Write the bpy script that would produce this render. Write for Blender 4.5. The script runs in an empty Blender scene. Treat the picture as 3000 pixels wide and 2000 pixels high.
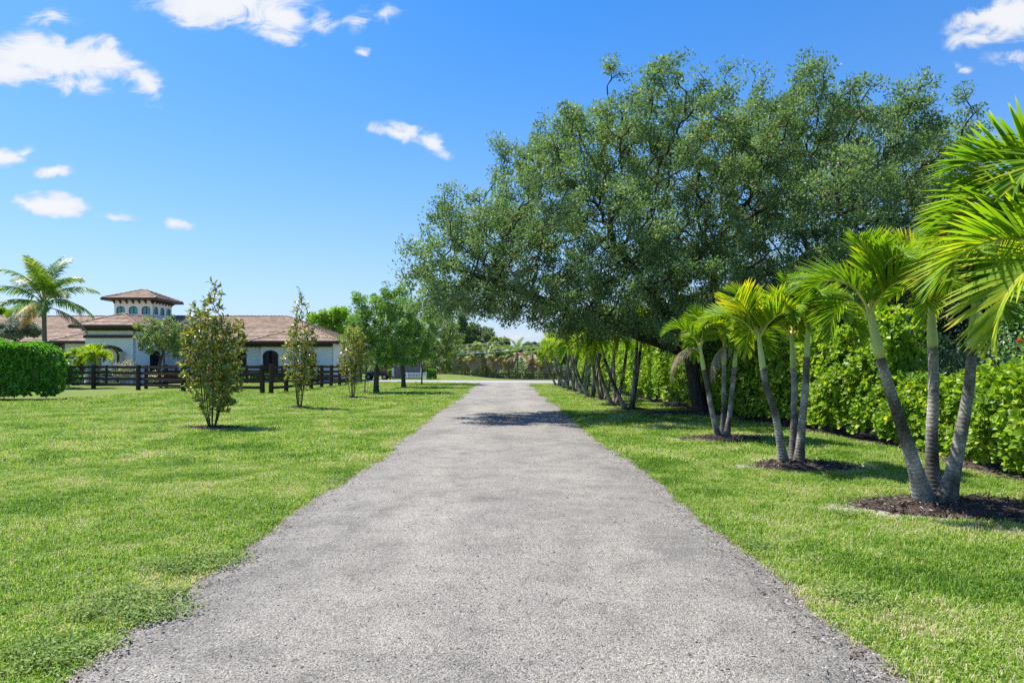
import bpy, math, random
import numpy as np
from mathutils import Vector, Matrix

# ------------------------------------------------------------------ camera, sky, sun, exposure
S = bpy.context.scene
H = 1.5                       # eye height; pixel (1479,1069) of the 3000x2000 photo looks along +Y
F = 2000.0
VX, VY = 1479.0, 1069.0
cam_data = bpy.data.cameras.new("camera")
cam = bpy.data.objects.new("camera", cam_data)
S.collection.objects.link(cam)
cam.location = (0, 0, H)
cam.rotation_euler = (math.radians(90), 0, 0)
cam_data.sensor_width = 36.0
cam_data.lens = 24.0
cam_data.shift_x = (1500 - VX) / 3000.0
cam_data.shift_y = (VY - 1000) / 3000.0
cam_data.clip_start = 0.05
cam_data.clip_end = 5000
S.camera = cam

SUN_EL = math.radians(61)
SUN_AZ = math.radians(-60)    # clockwise from +Y, so the sun stands to the far left
to_sun = Vector((math.sin(SUN_AZ) * math.cos(SUN_EL), math.cos(SUN_AZ) * math.cos(SUN_EL), math.sin(SUN_EL)))
sun_data = bpy.data.lights.new("sun", 'SUN')
sun_data.energy = 4.6
sun_data.angle = math.radians(0.53)
sun_data.color = (1.0, 0.95, 0.87)
sun = bpy.data.objects.new("sun", sun_data)
sun.rotation_euler = (-to_sun).to_track_quat('-Z', 'Y').to_euler()
sun.location = (-30, 20, 60)
S.collection.objects.link(sun)

S.view_settings.view_transform = 'Standard'
S.view_settings.look = 'None'
S.view_settings.exposure = 1.1
S.view_settings.gamma = 1.0
S.view_settings.use_curve_mapping = False
S.render.engine = 'CYCLES'
S.cycles.max_bounces = 10
S.cycles.diffuse_bounces = 6
S.cycles.transmission_bounces = 8
S.cycles.glossy_bounces = 3
S.cycles.use_denoising = False
S.cycles.sample_clamp_indirect = 6.0

W = bpy.data.worlds.new("World")
S.world = W
W.use_nodes = True
wn, wl = W.node_tree.nodes, W.node_tree.links
wn.clear()
w_out = wn.new('ShaderNodeOutputWorld')
w_bg = wn.new('ShaderNodeBackground')
w_bg.inputs['Strength'].default_value = 0.10
wl.new(w_bg.outputs[0], w_out.inputs[0])
sky = wn.new('ShaderNodeTexSky')
sky.sky_type = 'NISHITA'
sky.sun_disc = False
sky.sun_elevation = SUN_EL
sky.sun_rotation = SUN_AZ
sky.altitude = 0
sky.air_density = 1.0
sky.dust_density = 0.9
sky.ozone_density = 7.0
hsv = wn.new('ShaderNodeHueSaturation')
hsv.inputs['Hue'].default_value = 0.503
hsv.inputs['Saturation'].default_value = 1.42
hsv.inputs['Value'].default_value = 1.0
wl.new(sky.outputs[0], hsv.inputs['Color'])
tc = wn.new('ShaderNodeTexCoord')
sep = wn.new('ShaderNodeSeparateXYZ')
wl.new(tc.outputs['Generated'], sep.inputs[0])


def wmath(op, a, b=None, c=None, clamp=False):
    n = wn.new('ShaderNodeMath')
    n.operation = op
    n.use_clamp = clamp
    for i, v in enumerate((a, b, c)):
        if v is None:
            continue
        if isinstance(v, (int, float)):
            n.inputs[i].default_value = v
        else:
            wl.new(v, n.inputs[i])
    return n.outputs[0]


yy = wmath('MAXIMUM', wmath('ABSOLUTE', sep.outputs[1]), 0.08)
uu = wmath('DIVIDE', sep.outputs[0], yy)
vv = wmath('DIVIDE', sep.outputs[2], yy)
uv = wn.new('ShaderNodeCombineXYZ')
wl.new(uu, uv.inputs[0])
wl.new(vv, uv.inputs[1])
# clouds: centre, half-size (photo pixels at 2000 px per unit of slope), turn, weight
CLOUDS = [(150, 170, 300, 95, 0, 1.1), (300, 165, 190, 75, -12, 1.0), (430, 225, 130, 62, -35, .85), (60, 200, 190, 70, 0, .9), (230, 230, 190, 50, 0, .7),
          (640, 20, 260, 75, 0, 1.15), (800, 45, 200, 75, 0, 1.0), (810, 95, 110, 48, 0, .75), (930, 60, 110, 55, 0, .65), (1070, 45, 130, 55, 30, .48), (170, 62, 110, 46, 0, .5),
          (20, 462, 110, 38, 0, 1.05), (75, 445, 60, 34, 15, .8), (152, 500, 75, 30, 5, 1.0), (135, 605, 150, 52, 0, 1.1), (70, 598, 90, 36, 0, .9), (180, 628, 90, 30, 0, .8),
          (345, 622, 90, 24, -4, .66), (512, 663, 66, 30, -5, .68), (1190, 382, 150, 34, -20, .8), (1270, 412, 90, 40, -30, .8), (1075, 142, 40, 24, 0, .5),
          (2960, 50, 210, 100, 15, 1.1), (2870, 105, 130, 60, 20, .8), (2980, 182, 170, 44, 0, .55), (2810, 208, 50, 40, -40, .5), (2720, 540, 110, 90, 0, .7),
          (1530, 985, 330, 60, 0, .5)]
nz = wn.new('ShaderNodeTexNoise')
nz.inputs['Scale'].default_value = 24.0
nz.inputs['Detail'].default_value = 9.0
nz.inputs['Roughness'].default_value = 0.64
nz.inputs['Distortion'].default_value = 0.8
stretch = wn.new('ShaderNodeMapping')
stretch.inputs['Scale'].default_value = (0.75, 1.35, 1)
warp = wn.new('ShaderNodeTexNoise')
warp.inputs['Scale'].default_value = 9.0
warp.inputs['Detail'].default_value = 5.0
wl.new(uv.outputs[0], warp.inputs['Vector'])
wsub = wn.new('ShaderNodeVectorMath')
wsub.operation = 'MULTIPLY_ADD'
wl.new(warp.outputs['Color'], wsub.inputs[0])
wsub.inputs[1].default_value = (.13, .06, 0)
wsub.inputs[2].default_value = (-.065, -.03, 0)
wadd = wn.new('ShaderNodeVectorMath')
wadd.operation = 'ADD'
wl.new(uv.outputs[0], wadd.inputs[0])
wl.new(wsub.outputs[0], wadd.inputs[1])
uvw = wadd.outputs[0]
wl.new(uv.outputs[0], stretch.inputs[0])
wl.new(stretch.outputs[0], nz.inputs['Vector'])
dens = None
for (cx, cy, rx, ry, rot, wt) in CLOUDS:
    mp = wn.new('ShaderNodeMapping')
    mp.vector_type = 'TEXTURE'
    mp.inputs['Location'].default_value = ((cx - VX) / F, (VY - cy) / F, 0)
    mp.inputs['Rotation'].default_value = (0, 0, math.radians(rot))
    mp.inputs['Scale'].default_value = (rx / F, ry / F, 1)
    wl.new(uvw, mp.inputs[0])
    ln = wn.new('ShaderNodeVectorMath')
    ln.operation = 'LENGTH'
    wl.new(mp.outputs[0], ln.inputs[0])
    d = wmath('MULTIPLY', wmath('SUBTRACT', 1.0, ln.outputs['Value'], clamp=True), wt)
    dens = d if dens is None else wmath('MAXIMUM', dens, d)
d1 = wmath('ADD', dens, wmath('MULTIPLY', wmath('SUBTRACT', nz.outputs['Fac'], 0.52), 2.1))
d1 = wmath('MULTIPLY', d1, wmath('GREATER_THAN', dens, 0.0005))
sm = wn.new('ShaderNodeMapRange')
sm.interpolation_type = 'SMOOTHSTEP'
sm.inputs['From Min'].default_value = 0.04
sm.inputs['From Max'].default_value = 0.66
wl.new(d1, sm.inputs['Value'])
edge = wn.new('ShaderNodeMapRange')
edge.interpolation_type = 'SMOOTHSTEP'
edge.inputs['From Min'].default_value = 0.0
edge.inputs['From Max'].default_value = 0.36
wl.new(dens, edge.inputs['Value'])
cmask = wmath('MULTIPLY', wmath('MULTIPLY', sm.outputs[0], edge.outputs[0]), 0.95, clamp=True)
cmix = wn.new('ShaderNodeMix')
cmix.data_type = 'RGBA'
wl.new(cmask, cmix.inputs['Factor'])
pale = wn.new('ShaderNodeMix')
pale.data_type = 'RGBA'
elev = wmath('MAXIMUM', sep.outputs[2], 0.0)
wl.new(wmath('MULTIPLY', wmath('POWER', 2.718, wmath('MULTIPLY', elev, -4.2)), 0.9), pale.inputs['Factor'])
wl.new(hsv.outputs[0], pale.inputs[6])
pale.inputs[7].default_value = (2.75, 3.4, 4.5, 1)      # thin humid haze low in the sky
wl.new(pale.outputs[2], cmix.inputs[6])
shade = wn.new('ShaderNodeValToRGB')
shade.color_ramp.elements[0].position = .25
shade.color_ramp.elements[0].color = (.62, .72, .88, 1)
shade.color_ramp.elements[1].position = .75
shade.color_ramp.elements[1].color = (.97, .98, 1, 1)
wl.new(wmath('ADD', wmath('MULTIPLY', dens, .55), wmath('MULTIPLY', nz.outputs['Fac'], .6)), shade.inputs[0])
csc = wn.new('ShaderNodeVectorMath')
csc.operation = 'SCALE'
csc.inputs['Scale'].default_value = 4.5
wl.new(shade.outputs[0], csc.inputs[0])
wl.new(csc.outputs[0], cmix.inputs[7])
wl.new(cmix.outputs[2], w_bg.inputs['Color'])

# ------------------------------------------------------------------ helpers
rng = np.random.default_rng(7)
random.seed(7)
COL = S.collection


def P(px, py, Z):
    """Point seen at a photo pixel at distance Z."""
    return np.array([(px - VX) / F * Z, Z, H + (VY - py) / F * Z])


def G(px, py):
    """Point of the level ground seen at a photo pixel."""
    Z = F * H / (py - VY)
    return np.array([(px - VX) / F * Z, Z, 0.0])


def unit(v):
    v = np.asarray(v, float)
    return v / np.maximum(np.linalg.norm(v, axis=-1, keepdims=True), 1e-9)


def rand_unit(n, r=None):
    v = (r or rng).normal(size=(n, 3))
    return unit(v)


class MB:
    """Collects shapes; build() links them as one mesh object."""
    def __init__(self):
        self.v, self.f, self.r, self.m, self.n = [], [], [], [], 0

    def add(self, verts, faces, rnd=0.5, mat=0):
        verts = np.asarray(verts, float).reshape(-1, 3)
        faces = np.asarray(faces, np.int64)
        self.v.append(verts)
        self.f.append((faces + self.n, mat))
        self.r.append(np.broadcast_to(np.asarray(rnd, float), (len(verts),)))
        self.n += len(verts)
        return self

    def box(self, c, s, rot=0.0, rnd=0.5, mat=0):
        c = np.asarray(c, float)
        hx, hy, hz = np.asarray(s, float) / 2
        v = np.array([[-hx, -hy, -hz], [hx, -hy, -hz], [hx, hy, -hz], [-hx, hy, -hz],
                      [-hx, -hy, hz], [hx, -hy, hz], [hx, hy, hz], [-hx, hy, hz]])
        if rot:
            ca, sa = math.cos(rot), math.sin(rot)
            v = np.column_stack((v[:, 0] * ca - v[:, 1] * sa, v[:, 0] * sa + v[:, 1] * ca, v[:, 2]))
        f = [[0, 3, 2, 1], [4, 5, 6, 7], [0, 1, 5, 4], [1, 2, 6, 5], [2, 3, 7, 6], [3, 0, 4, 7]]
        return self.add(v + c, f, rnd, mat)

    def beam(self, a, b, w, h, rnd=0.5, mat=0):
        """A plank from a to b, w across (level), h high."""
        a, b = np.asarray(a, float), np.asarray(b, float)
        t = unit(b - a)
        s = unit(np.cross(t, (0, 0, 1))) * w / 2
        u = unit(np.cross(s, t)) * h / 2
        v = [a - s - u, a + s - u, a + s + u, a - s + u, b - s - u, b + s - u, b + s + u, b - s + u]
        f = [[0, 1, 2, 3], [7, 6, 5, 4], [0, 4, 5, 1], [1, 5, 6, 2], [2, 6, 7, 3], [3, 7, 4, 0]]
        return self.add(v, f, rnd, mat)

    def tube(self, pts, rad, n=8, rnd=0.5, mat=0, cap=True):
        pts = np.asarray(pts, float)
        k = len(pts)
        rad = np.broadcast_to(np.asarray(rad, float), (k,))
        t = unit(np.gradient(pts, axis=0))
        ref = np.array([0.0, 1.0, 0.0]) if abs(t[:, 1]).max() < 0.95 else np.array([1.0, 0, 0.13])
        s = unit(np.cross(t, ref))
        u = np.cross(s, t)
        a = np.arange(n) / n * 2 * math.pi
        v = pts[:, None] + rad[:, None, None] * (np.cos(a)[None, :, None] * s[:, None] + np.sin(a)[None, :, None] * u[:, None])
        i = np.arange(k - 1)[:, None] * n
        j = np.arange(n)[None]
        j2 = (j + 1) % n
        f = np.stack([i + j, i + j2, i + n + j2, i + n + j], -1).reshape(-1, 4)
        rr = np.repeat(np.broadcast_to(np.asarray(rnd, float), (k,)), n)
        self.add(v.reshape(-1, 3), f, rr, mat)
        if cap:
            base = self.n - k * n
            self.f.append((np.array([list(range(base + n - 1, base - 1, -1))]), mat))
            self.f.append((np.array([list(range(base + (k - 1) * n, base + k * n))]), mat))
        return self

    def lathe(self, prof, c=(0, 0, 0), n=16, rnd=.5, mat=0):
        """prof: (radius, height) pairs about a vertical axis at c."""
        prof = np.asarray(prof, float)
        pts = np.column_stack((np.zeros(len(prof)), np.zeros(len(prof)), prof[:, 1]))
        a = np.arange(n) / n * 2 * math.pi
        v = np.stack([prof[:, 0][:, None] * np.cos(a), prof[:, 0][:, None] * np.sin(a), np.repeat(prof[:, 1][:, None], n, 1)], -1)
        k = len(prof)
        i = np.arange(k - 1)[:, None] * n
        j = np.arange(n)[None]
        j2 = (j + 1) % n
        f = np.stack([i + j, i + j2, i + n + j2, i + n + j], -1).reshape(-1, 4)
        return self.add(v.reshape(-1, 3) + np.asarray(c, float), f, rnd, mat)

    def mesh(self, name, mats, origin=(0, 0, 0), smooth=False):
        me = bpy.data.meshes.new(name)
        V = np.concatenate(self.v) - np.asarray(origin, float)
        R = np.concatenate(self.r)
        loops, tot, midx = [], [], []
        for f, m in self.f:
            loops.append(f.reshape(-1))
            tot.append(np.full(len(f), f.shape[1]))
            midx.append(np.full(len(f), m))
        loops, tot, midx = np.concatenate(loops), np.concatenate(tot), np.concatenate(midx)
        me.vertices.add(len(V))
        me.vertices.foreach_set('co', V.astype(np.float32).ravel())
        me.loops.add(len(loops))
        me.loops.foreach_set('vertex_index', loops.astype(np.int32))
        me.polygons.add(len(tot))
        start = np.concatenate(([0], np.cumsum(tot)[:-1]))
        me.polygons.foreach_set('loop_start', start.astype(np.int32))
        me.polygons.foreach_set('loop_total', tot.astype(np.int32))
        if isinstance(mats, bpy.types.Material):
            mats = [mats]
        for m in mats:
            me.materials.append(m)
        me.polygons.foreach_set('material_index', midx.astype(np.int32))
        me.polygons.foreach_set('use_smooth', np.full(len(tot), bool(smooth)))
        at = me.attributes.new('rnd', 'FLOAT', 'POINT')
        at.data.foreach_set('value', R.astype(np.float32))
        me.update(calc_edges=True)
        return me

    def build(self, name, mats, parent=None, origin=(0, 0, 0), smooth=False):
        return link(name, self.mesh(name, mats, origin, smooth), parent)


def link(name, me, parent=None, loc=None, rot=None, scale=None):
    o = bpy.data.objects.new(name, me)
    COL.objects.link(o)
    if parent is not None:
        o.parent = parent
    if loc is not None:
        o.location = loc
    if rot is not None:
        o.rotation_euler = rot
    if scale is not None:
        o.scale = scale if hasattr(scale, '__len__') else (scale,) * 3
    return o


def tag(o, label=None, cat=None, group=None, kind=None):
    if label:
        o['label'] = label
    if cat:
        o['category'] = cat
    if group:
        o['group'] = group
    if kind:
        o['kind'] = kind
    return o


def thing(name, loc, label, cat, group=None):
    o = bpy.data.objects.new(name, None)
    COL.objects.link(o)
    o.empty_display_size = 0.2
    o.location = loc
    return tag(o, label, cat, group)


# ------------------------------------------------------------------ materials
def newmat(name, rough=0.7, spec=0.3):
    m = bpy.data.materials.new(name)
    m.use_nodes = True
    n, l = m.node_tree.nodes, m.node_tree.links
    b = n['Principled BSDF']
    b.inputs['Roughness'].default_value = rough
    b.inputs['Specular IOR Level'].default_value = spec
    return m, n, l, b


def ramp(n, stops):
    r = n.new('ShaderNodeValToRGB')
    e = r.color_ramp.elements
    while len(e) < len(stops):
        e.new(0.5)
    for i, (p, c) in enumerate(stops):
        e[i].position = p
        e[i].color = (*c, 1)
    return r


def noise(n, l, scale, detail=4, rough=.55, vec=None, dist=0.0):
    t = n.new('ShaderNodeTexNoise')
    t.inputs['Scale'].default_value = scale
    t.inputs['Detail'].default_value = detail
    t.inputs['Roughness'].default_value = rough
    t.inputs['Distortion'].default_value = dist
    if vec is not None:
        l.new(vec, t.inputs['Vector'])
    return t


def coords(n, l, scale=(1, 1, 1), kind='Object'):
    c = n.new('ShaderNodeTexCoord')
    m = n.new('ShaderNodeMapping')
    m.inputs['Scale'].default_value = scale
    l.new(c.outputs[kind], m.inputs[0])
    return m.outputs[0]


def mixc(n, l, fac, a, b, mode='MIX'):
    x = n.new('ShaderNodeMix')
    x.data_type = 'RGBA'
    x.blend_type = mode
    for i, v in ((0, fac), (6, a), (7, b)):
        if isinstance(v, (int, float)):
            x.inputs[i].default_value = v
        elif isinstance(v, tuple):
            x.inputs[i].default_value = (*v, 1)
        else:
            l.new(v, x.inputs[i])
    return x.outputs[2]


def bump(n, l, b, h, strength=.3, dist=.02):
    u = n.new('ShaderNodeBump')
    u.inputs['Strength'].default_value = strength
    u.inputs['Distance'].default_value = dist
    l.new(h, u.inputs['Height'])
    l.new(u.outputs[0], b.inputs['Normal'])


def leafmat(name, stops, transl=.35, rough=.42, spec=.45, tcol=None, vary=0.0):
    """Leaf: colour from the leaf's own random number, light shining through."""
    m, n, l, b = newmat(name, rough, spec)
    a = n.new('ShaderNodeAttribute')
    a.attribute_name = 'rnd'
    fac = a.outputs['Fac']
    if vary:
        oi = n.new('ShaderNodeObjectInfo')
        ma = n.new('ShaderNodeMath')
        ma.operation = 'MULTIPLY_ADD'
        l.new(oi.outputs['Random'], ma.inputs[0])
        ma.inputs[1].default_value = vary
        ma2 = n.new('ShaderNodeMath')
        ma2.operation = 'SUBTRACT'
        l.new(fac, ma2.inputs[0])
        ma2.inputs[1].default_value = vary / 2
        l.new(ma2.outputs[0], ma.inputs[2])
        fac = ma.outputs[0]
    r = ramp(n, stops)
    l.new(fac, r.inputs[0])
    l.new(r.outputs[0], b.inputs['Base Color'])
    t = n.new('ShaderNodeBsdfTranslucent')
    tint = mixc(n, l, 1.0, r.outputs[0], tcol or (1.25, 1.35, .55), 'MULTIPLY')
    l.new(tint, t.inputs['Color'])
    mx = n.new('ShaderNodeMixShader')
    mx.inputs[0].default_value = transl
    l.new(b.outputs[0], mx.inputs[1])
    l.new(t.outputs[0], mx.inputs[2])
    l.new(mx.outputs[0], n['Material Output'].inputs['Surface'])
    return m


def plain(name, color, rough=.6, spec=.3, var=.12, scale=6.0, bumpy=0.0, bscale=40.0, stretch=(1, 1, 1), metal=0.0):
    m, n, l, b = newmat(name, rough, spec)
    b.inputs['Metallic'].default_value = metal
    v = coords(n, l, stretch)
    t = noise(n, l, scale, 5, .6, v)
    lo = tuple(c * (1 - var) for c in color)
    hi = tuple(min(1, c * (1 + var)) for c in color)
    r = ramp(n, [(.3, lo), (.7, hi)])
    l.new(t.outputs['Fac'], r.inputs[0])
    l.new(r.outputs[0], b.inputs['Base Color'])
    if bumpy:
        t2 = noise(n, l, bscale, 4, .6, v)
        bump(n, l, b, t2.outputs['Fac'], bumpy, .02)
    return m


M = {}
M['oak_leaf'] = leafmat('oak_leaf', [(0, (0.074, 0.132, 0.058)), (.45, (0.142, 0.231, 0.103)), (.85, (0.230, 0.328, 0.139)), (.95, (0.310, 0.308, 0.121)), (1, (0.230, 0.155, 0.061))], .34, .5, .35)
M['far_oak_leaf'] = leafmat('far_oak_leaf', [(0, (0.088, 0.140, 0.061)), (.6, (0.149, 0.219, 0.088)), (1, (0.227, 0.297, 0.122))], .3, .5, .4)
M['lawn_tree_leaf'] = leafmat('lawn_tree_leaf', [(0, (0.100, 0.193, 0.043)), (.5, (0.171, 0.308, 0.067)), (1, (0.301, 0.461, 0.116))], .35, .4, .5)
M['olive_tree_leaf'] = leafmat('olive_tree_leaf', [(0, (0.116, 0.184, 0.059)), (.5, (0.214, 0.292, 0.087)), (1, (0.350, 0.408, 0.145))], .35, .42, .5)
M['lime_leaf'] = leafmat('lime_leaf', [(0, (0.135, 0.257, 0.041)), (.5, (0.216, 0.378, 0.047)), (1, (0.405, 0.513, 0.041))], .4, .5, .3)
M['magnolia_leaf'] = leafmat('magnolia_leaf', [(0, (0.103, 0.153, 0.033)), (.45, (0.243, 0.286, 0.057)), (.72, (0.467, 0.447, 0.098)), (.84, (0.561, 0.375, 0.081)), (.93, (0.243, 0.117, 0.041)), (1, (0.168, 0.080, 0.033))], .22, .30, .65)
M['hedge_leaf'] = leafmat('hedge_leaf', [(0, (0.060, 0.166, 0.019)), (.5, (0.127, 0.323, 0.032)), (1, (0.256, 0.540, 0.053))], .35, .34, .5)
M['clusia_leaf'] = leafmat('clusia_leaf', [(0, (0.095, 0.192, 0.018)), (.5, (0.208, 0.341, 0.028)), (.85, (0.383, 0.489, 0.037)), (.965, (0.661, 0.592, 0.037)), (.985, (0.800, 0.489, 0.037)), (1, (0.800, 0.237, 0.037))], .45, .46, .35)
M['silver_leaf'] = leafmat('silver_leaf', [(0, (0.187, 0.220, 0.187)), (.6, (0.297, 0.330, 0.286)), (1, (0.418, 0.440, 0.385))], .2, .5, .4, (1, 1.05, .8))
M['palm_leaf'] = leafmat('palm_leaf', [(0, (0.091, 0.208, 0.018)), (.5, (0.196, 0.343, 0.020)), (.8, (0.463, 0.490, 0.025)), (1, (0.728, 0.563, 0.040))], .48, .52, .2, (1.35, 1.3, .35), vary=.4)
M['coconut_leaf'] = leafmat('coconut_leaf', [(0, (0.112, 0.221, 0.033)), (.5, (0.210, 0.325, 0.044)), (.85, (0.392, 0.403, 0.066)), (1, (0.588, 0.416, 0.077))], .35, .4, .45, vary=.35)
M['dead_leaf'] = leafmat('dead_leaf', [(0, (0.240, 0.180, 0.120)), (.5, (0.384, 0.300, 0.216)), (1, (0.540, 0.456, 0.360))], .2, .8, .1, (1, 1, .9))
M['sabal_leaf'] = leafmat('sabal_leaf', [(0, (0.112, 0.175, 0.062)), (.6, (0.200, 0.275, 0.100)), (1, (0.338, 0.375, 0.150))], .3, .45, .4, vary=.4)
M['yellow_leaf'] = leafmat('yellow_leaf', [(0, (.30, .24, .05)), (.6, (.48, .32, .06)), (1, (.55, .42, .10))], .3, .5, .3, vary=.4)
M['flower'] = leafmat('flower', [(0, (.75, .12, .03)), (1, (.85, .22, .06))], .3, .5, .3, (1.1, .8, .6))
M['white_flower'] = leafmat('white_flower', [(0, (.75, .68, .6)), (1, (.8, .55, .5))], .3, .5, .3, (1, 1, 1))
M['grass'] = leafmat('grass', [(0, (0.071, 0.165, 0.023)), (.30, (0.164, 0.295, 0.034)), (.55, (0.271, 0.405, 0.053)), (.75, (0.414, 0.494, 0.142)), (.9, (0.543, 0.494, 0.302)), (1, (0.628, 0.494, 0.416))], .4, .5, .25, (1.15, 1.25, .5), vary=.34)
gn_, gl_ = M['grass'].node_tree.nodes, M['grass'].node_tree.links
geo_ = gn_.new('ShaderNodeNewGeometry')
pn_ = noise(gn_, gl_, .75, 6, .68, geo_.outputs['Position'], .5)
rmp_ = [q for q in gn_ if q.type == 'VALTORGB'][0]
old_ = rmp_.inputs[0].links[0].from_socket
mad_ = gn_.new('ShaderNodeMath')
mad_.operation = 'MULTIPLY_ADD'
gl_.new(pn_.outputs['Fac'], mad_.inputs[0])
mad_.inputs[1].default_value = 2.5
sub_ = gn_.new('ShaderNodeMath')
sub_.operation = 'SUBTRACT'
gl_.new(old_, sub_.inputs[0])
sub_.inputs[1].default_value = 1.17
gl_.new(sub_.outputs[0], mad_.inputs[2])
gl_.new(mad_.outputs[0], rmp_.inputs[0])
M['weed'] = leafmat('weed', [(0, (.09, .17, .03)), (.6, (.19, .29, .06)), (1, (.29, .37, .12))], .35, .6, .2, (1.1, 1.1, .6), vary=.25)


def barkmat(name, dark, light, sc=(6, 6, 1.2), bs=.8):
    m, n, l, b = newmat(name, .9, .15)
    v = coords(n, l, sc)
    t = noise(n, l, 3.0, 8, .65, v, .3)
    r = ramp(n, [(.3, dark), (.7, light)])
    l.new(t.outputs['Fac'], r.inputs[0])
    l.new(r.outputs[0], b.inputs['Base Color'])
    vo = n.new('ShaderNodeTexVoronoi')
    vo.inputs['Scale'].default_value = 5.0
    l.new(v, vo.inputs['Vector'])
    s = n.new('ShaderNodeMath')
    s.operation = 'ADD'
    l.new(vo.outputs['Distance'], s.inputs[0])
    l.new(t.outputs['Fac'], s.inputs[1])
    bump(n, l, b, s.outputs[0], bs, .04)
    return m


M['oak_bark'] = barkmat('oak_bark', (.035, .028, .022), (.12, .10, .085))
M['tree_bark'] = barkmat('tree_bark', (.06, .05, .042), (.17, .15, .13), (12, 12, 2))
M['stem_bark'] = barkmat('stem_bark', (.07, .055, .045), (.17, .14, .12), (25, 25, 6), .4)

# palm trunk: grey, ringed, with dark weathering and pale lichen
m, n, l, b = newmat('palm_trunk', .85, .2)
at = n.new('ShaderNodeAttribute')
at.attribute_name = 'rnd'
v = coords(n, l, (1, 1, 1))
t = noise(n, l, 5.0, 6, .62, v, .4)
t2 = noise(n, l, 38.0, 4, .6, v)
t3 = noise(n, l, 2.2, 3, .6, coords(n, l, (1, 1, .6)))
base = ramp(n, [(.34, (.05, .044, .038)), (.5, (.155, .142, .126)), (.70, (.36, .34, .305))])
ad = n.new('ShaderNodeMath')
ad.operation = 'MULTIPLY_ADD'
l.new(t2.outputs['Fac'], ad.inputs[0])
ad.inputs[1].default_value = .45
ad2 = n.new('ShaderNodeMath')
ad2.operation = 'MULTIPLY'
l.new(t.outputs['Fac'], ad2.inputs[0])
ad2.inputs[1].default_value = .62
l.new(ad2.outputs[0], ad.inputs[2])
l.new(ad.outputs[0], base.inputs[0])
wet = ramp(n, [(.42, (1.35, 1.33, 1.3)), (.56, (.45, .43, .41))])
l.new(t3.outputs['Fac'], wet.inputs[0])
c1 = mixc(n, l, 1.0, base.outputs[0], wet.outputs[0], 'MULTIPLY')
ringr = ramp(n, [(.0, (.30, .28, .26)), (.3, (1, 1, 1)), (.8, (1.2, 1.2, 1.18)), (1, (.4, .37, .34))])
l.new(at.outputs['Fac'], ringr.inputs[0])
c2 = mixc(n, l, .8, c1, ringr.outputs[0], 'MULTIPLY')
l.new(c2, b.inputs['Base Color'])
bump(n, l, b, t2.outputs['Fac'], .5, .01)
M['palm_trunk'] = m

M['crownshaft'] = plain('crownshaft', (.40, .46, .15), .4, .4, .22, 4.0, stretch=(1, 1, .5))
M['rachis'] = plain('rachis', (.42, .42, .09), .45, .4, .15, 8)
M['coco_trunk'] = barkmat('coco_trunk', (.11, .095, .08), (.27, .24, .21), (4, 4, 14), .5)
M['fence_wood'] = barkmat('fence_wood', (.032, .021, .016), (.095, .064, .048), (14, 14, 3), .35)
M['far_fence_wood'] = barkmat('far_fence_wood', (.05, .036, .028), (.12, .09, .07), (14, 14, 3), .35)
M['stucco'] = plain('stucco', (.86, .86, .84), .85, .15, .05, 1.2, .25, 60)
M['stone_trim'] = plain('stone_trim', (.55, .51, .45), .8, .2, .1, 5, .2, 40)
M['brown_trim'] = plain('brown_trim', (.075, .05, .038), .55, .3, .2, 5)
M['shutter_wood'] = plain('shutter_wood', (.040, .024, .020), .5, .35, .2, 6, .15, 30, (6, 6, .6))
M['dark_opening'] = plain('dark_opening', (.012, .012, .013), .6, .2, .1, 4)
m, n, l, b = newmat('tower_glass', .06, .7)
b.inputs['Base Color'].default_value = (.05, .30, .30, 1)
M['tower_glass'] = m
m, n, l, b = newmat('roof_tile', .8, .2)
v = coords(n, l, (3.2, 3.2, 3.2))
vo = n.new('ShaderNodeTexVoronoi')
vo.inputs['Scale'].default_value = 1.0
l.new(v, vo.inputs['Vector'])
rr = ramp(n, [(0, (.27, .19, .135)), (.5, (.365, .265, .195)), (1, (.45, .345, .26))])
sx = n.new('ShaderNodeSeparateColor')
l.new(vo.outputs['Color'], sx.inputs[0])
l.new(sx.outputs[0], rr.inputs[0])
tn = noise(n, l, .6, 4, .6, coords(n, l))
dk = ramp(n, [(.35, (.78, .76, .74)), (.65, (1.05, 1.05, 1.05))])
l.new(tn.outputs['Fac'], dk.inputs[0])
l.new(mixc(n, l, 1.0, rr.outputs[0], dk.outputs[0], 'MULTIPLY'), b.inputs['Base Color'])
M['roof_tile'] = m
M['far_roof'] = plain('far_roof', (.45, .30, .25), .8, .2, .12, 3)
M['white_paint'] = plain('white_paint', (.78, .78, .76), .5, .35, .04, 4)
M['grey_panel'] = plain('grey_panel', (.14, .14, .155), .5, .35, .12, 6, .1, 20, (8, 8, .5))
M['dark_metal'] = plain('dark_metal', (.028, .029, .032), .45, .45, .2, 5)
M['rubber'] = plain('rubber', (.018, .018, .019), .85, .15, .2, 9)
M['steel'] = plain('steel', (.4, .4, .41), .35, .5, .1, 9, metal=1.0)
M['crate_wood'] = plain('crate_wood', (.28, .14, .075), .8, .2, .25, 7, stretch=(1, 1, 6))
M['red_paint'] = plain('red_paint', (.5, .05, .03), .35, .5, .1, 4)
M['wire'] = plain('wire', (.45, .45, .44), .5, .4, .05, 3)
M['brown_panel'] = plain('brown_panel', (.19, .085, .058), .7, .25, .2, 5, stretch=(6, 6, .6))
M['tan_cloth'] = plain('tan_cloth', (.30, .19, .12), .8, .2, .15, 7)

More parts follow.
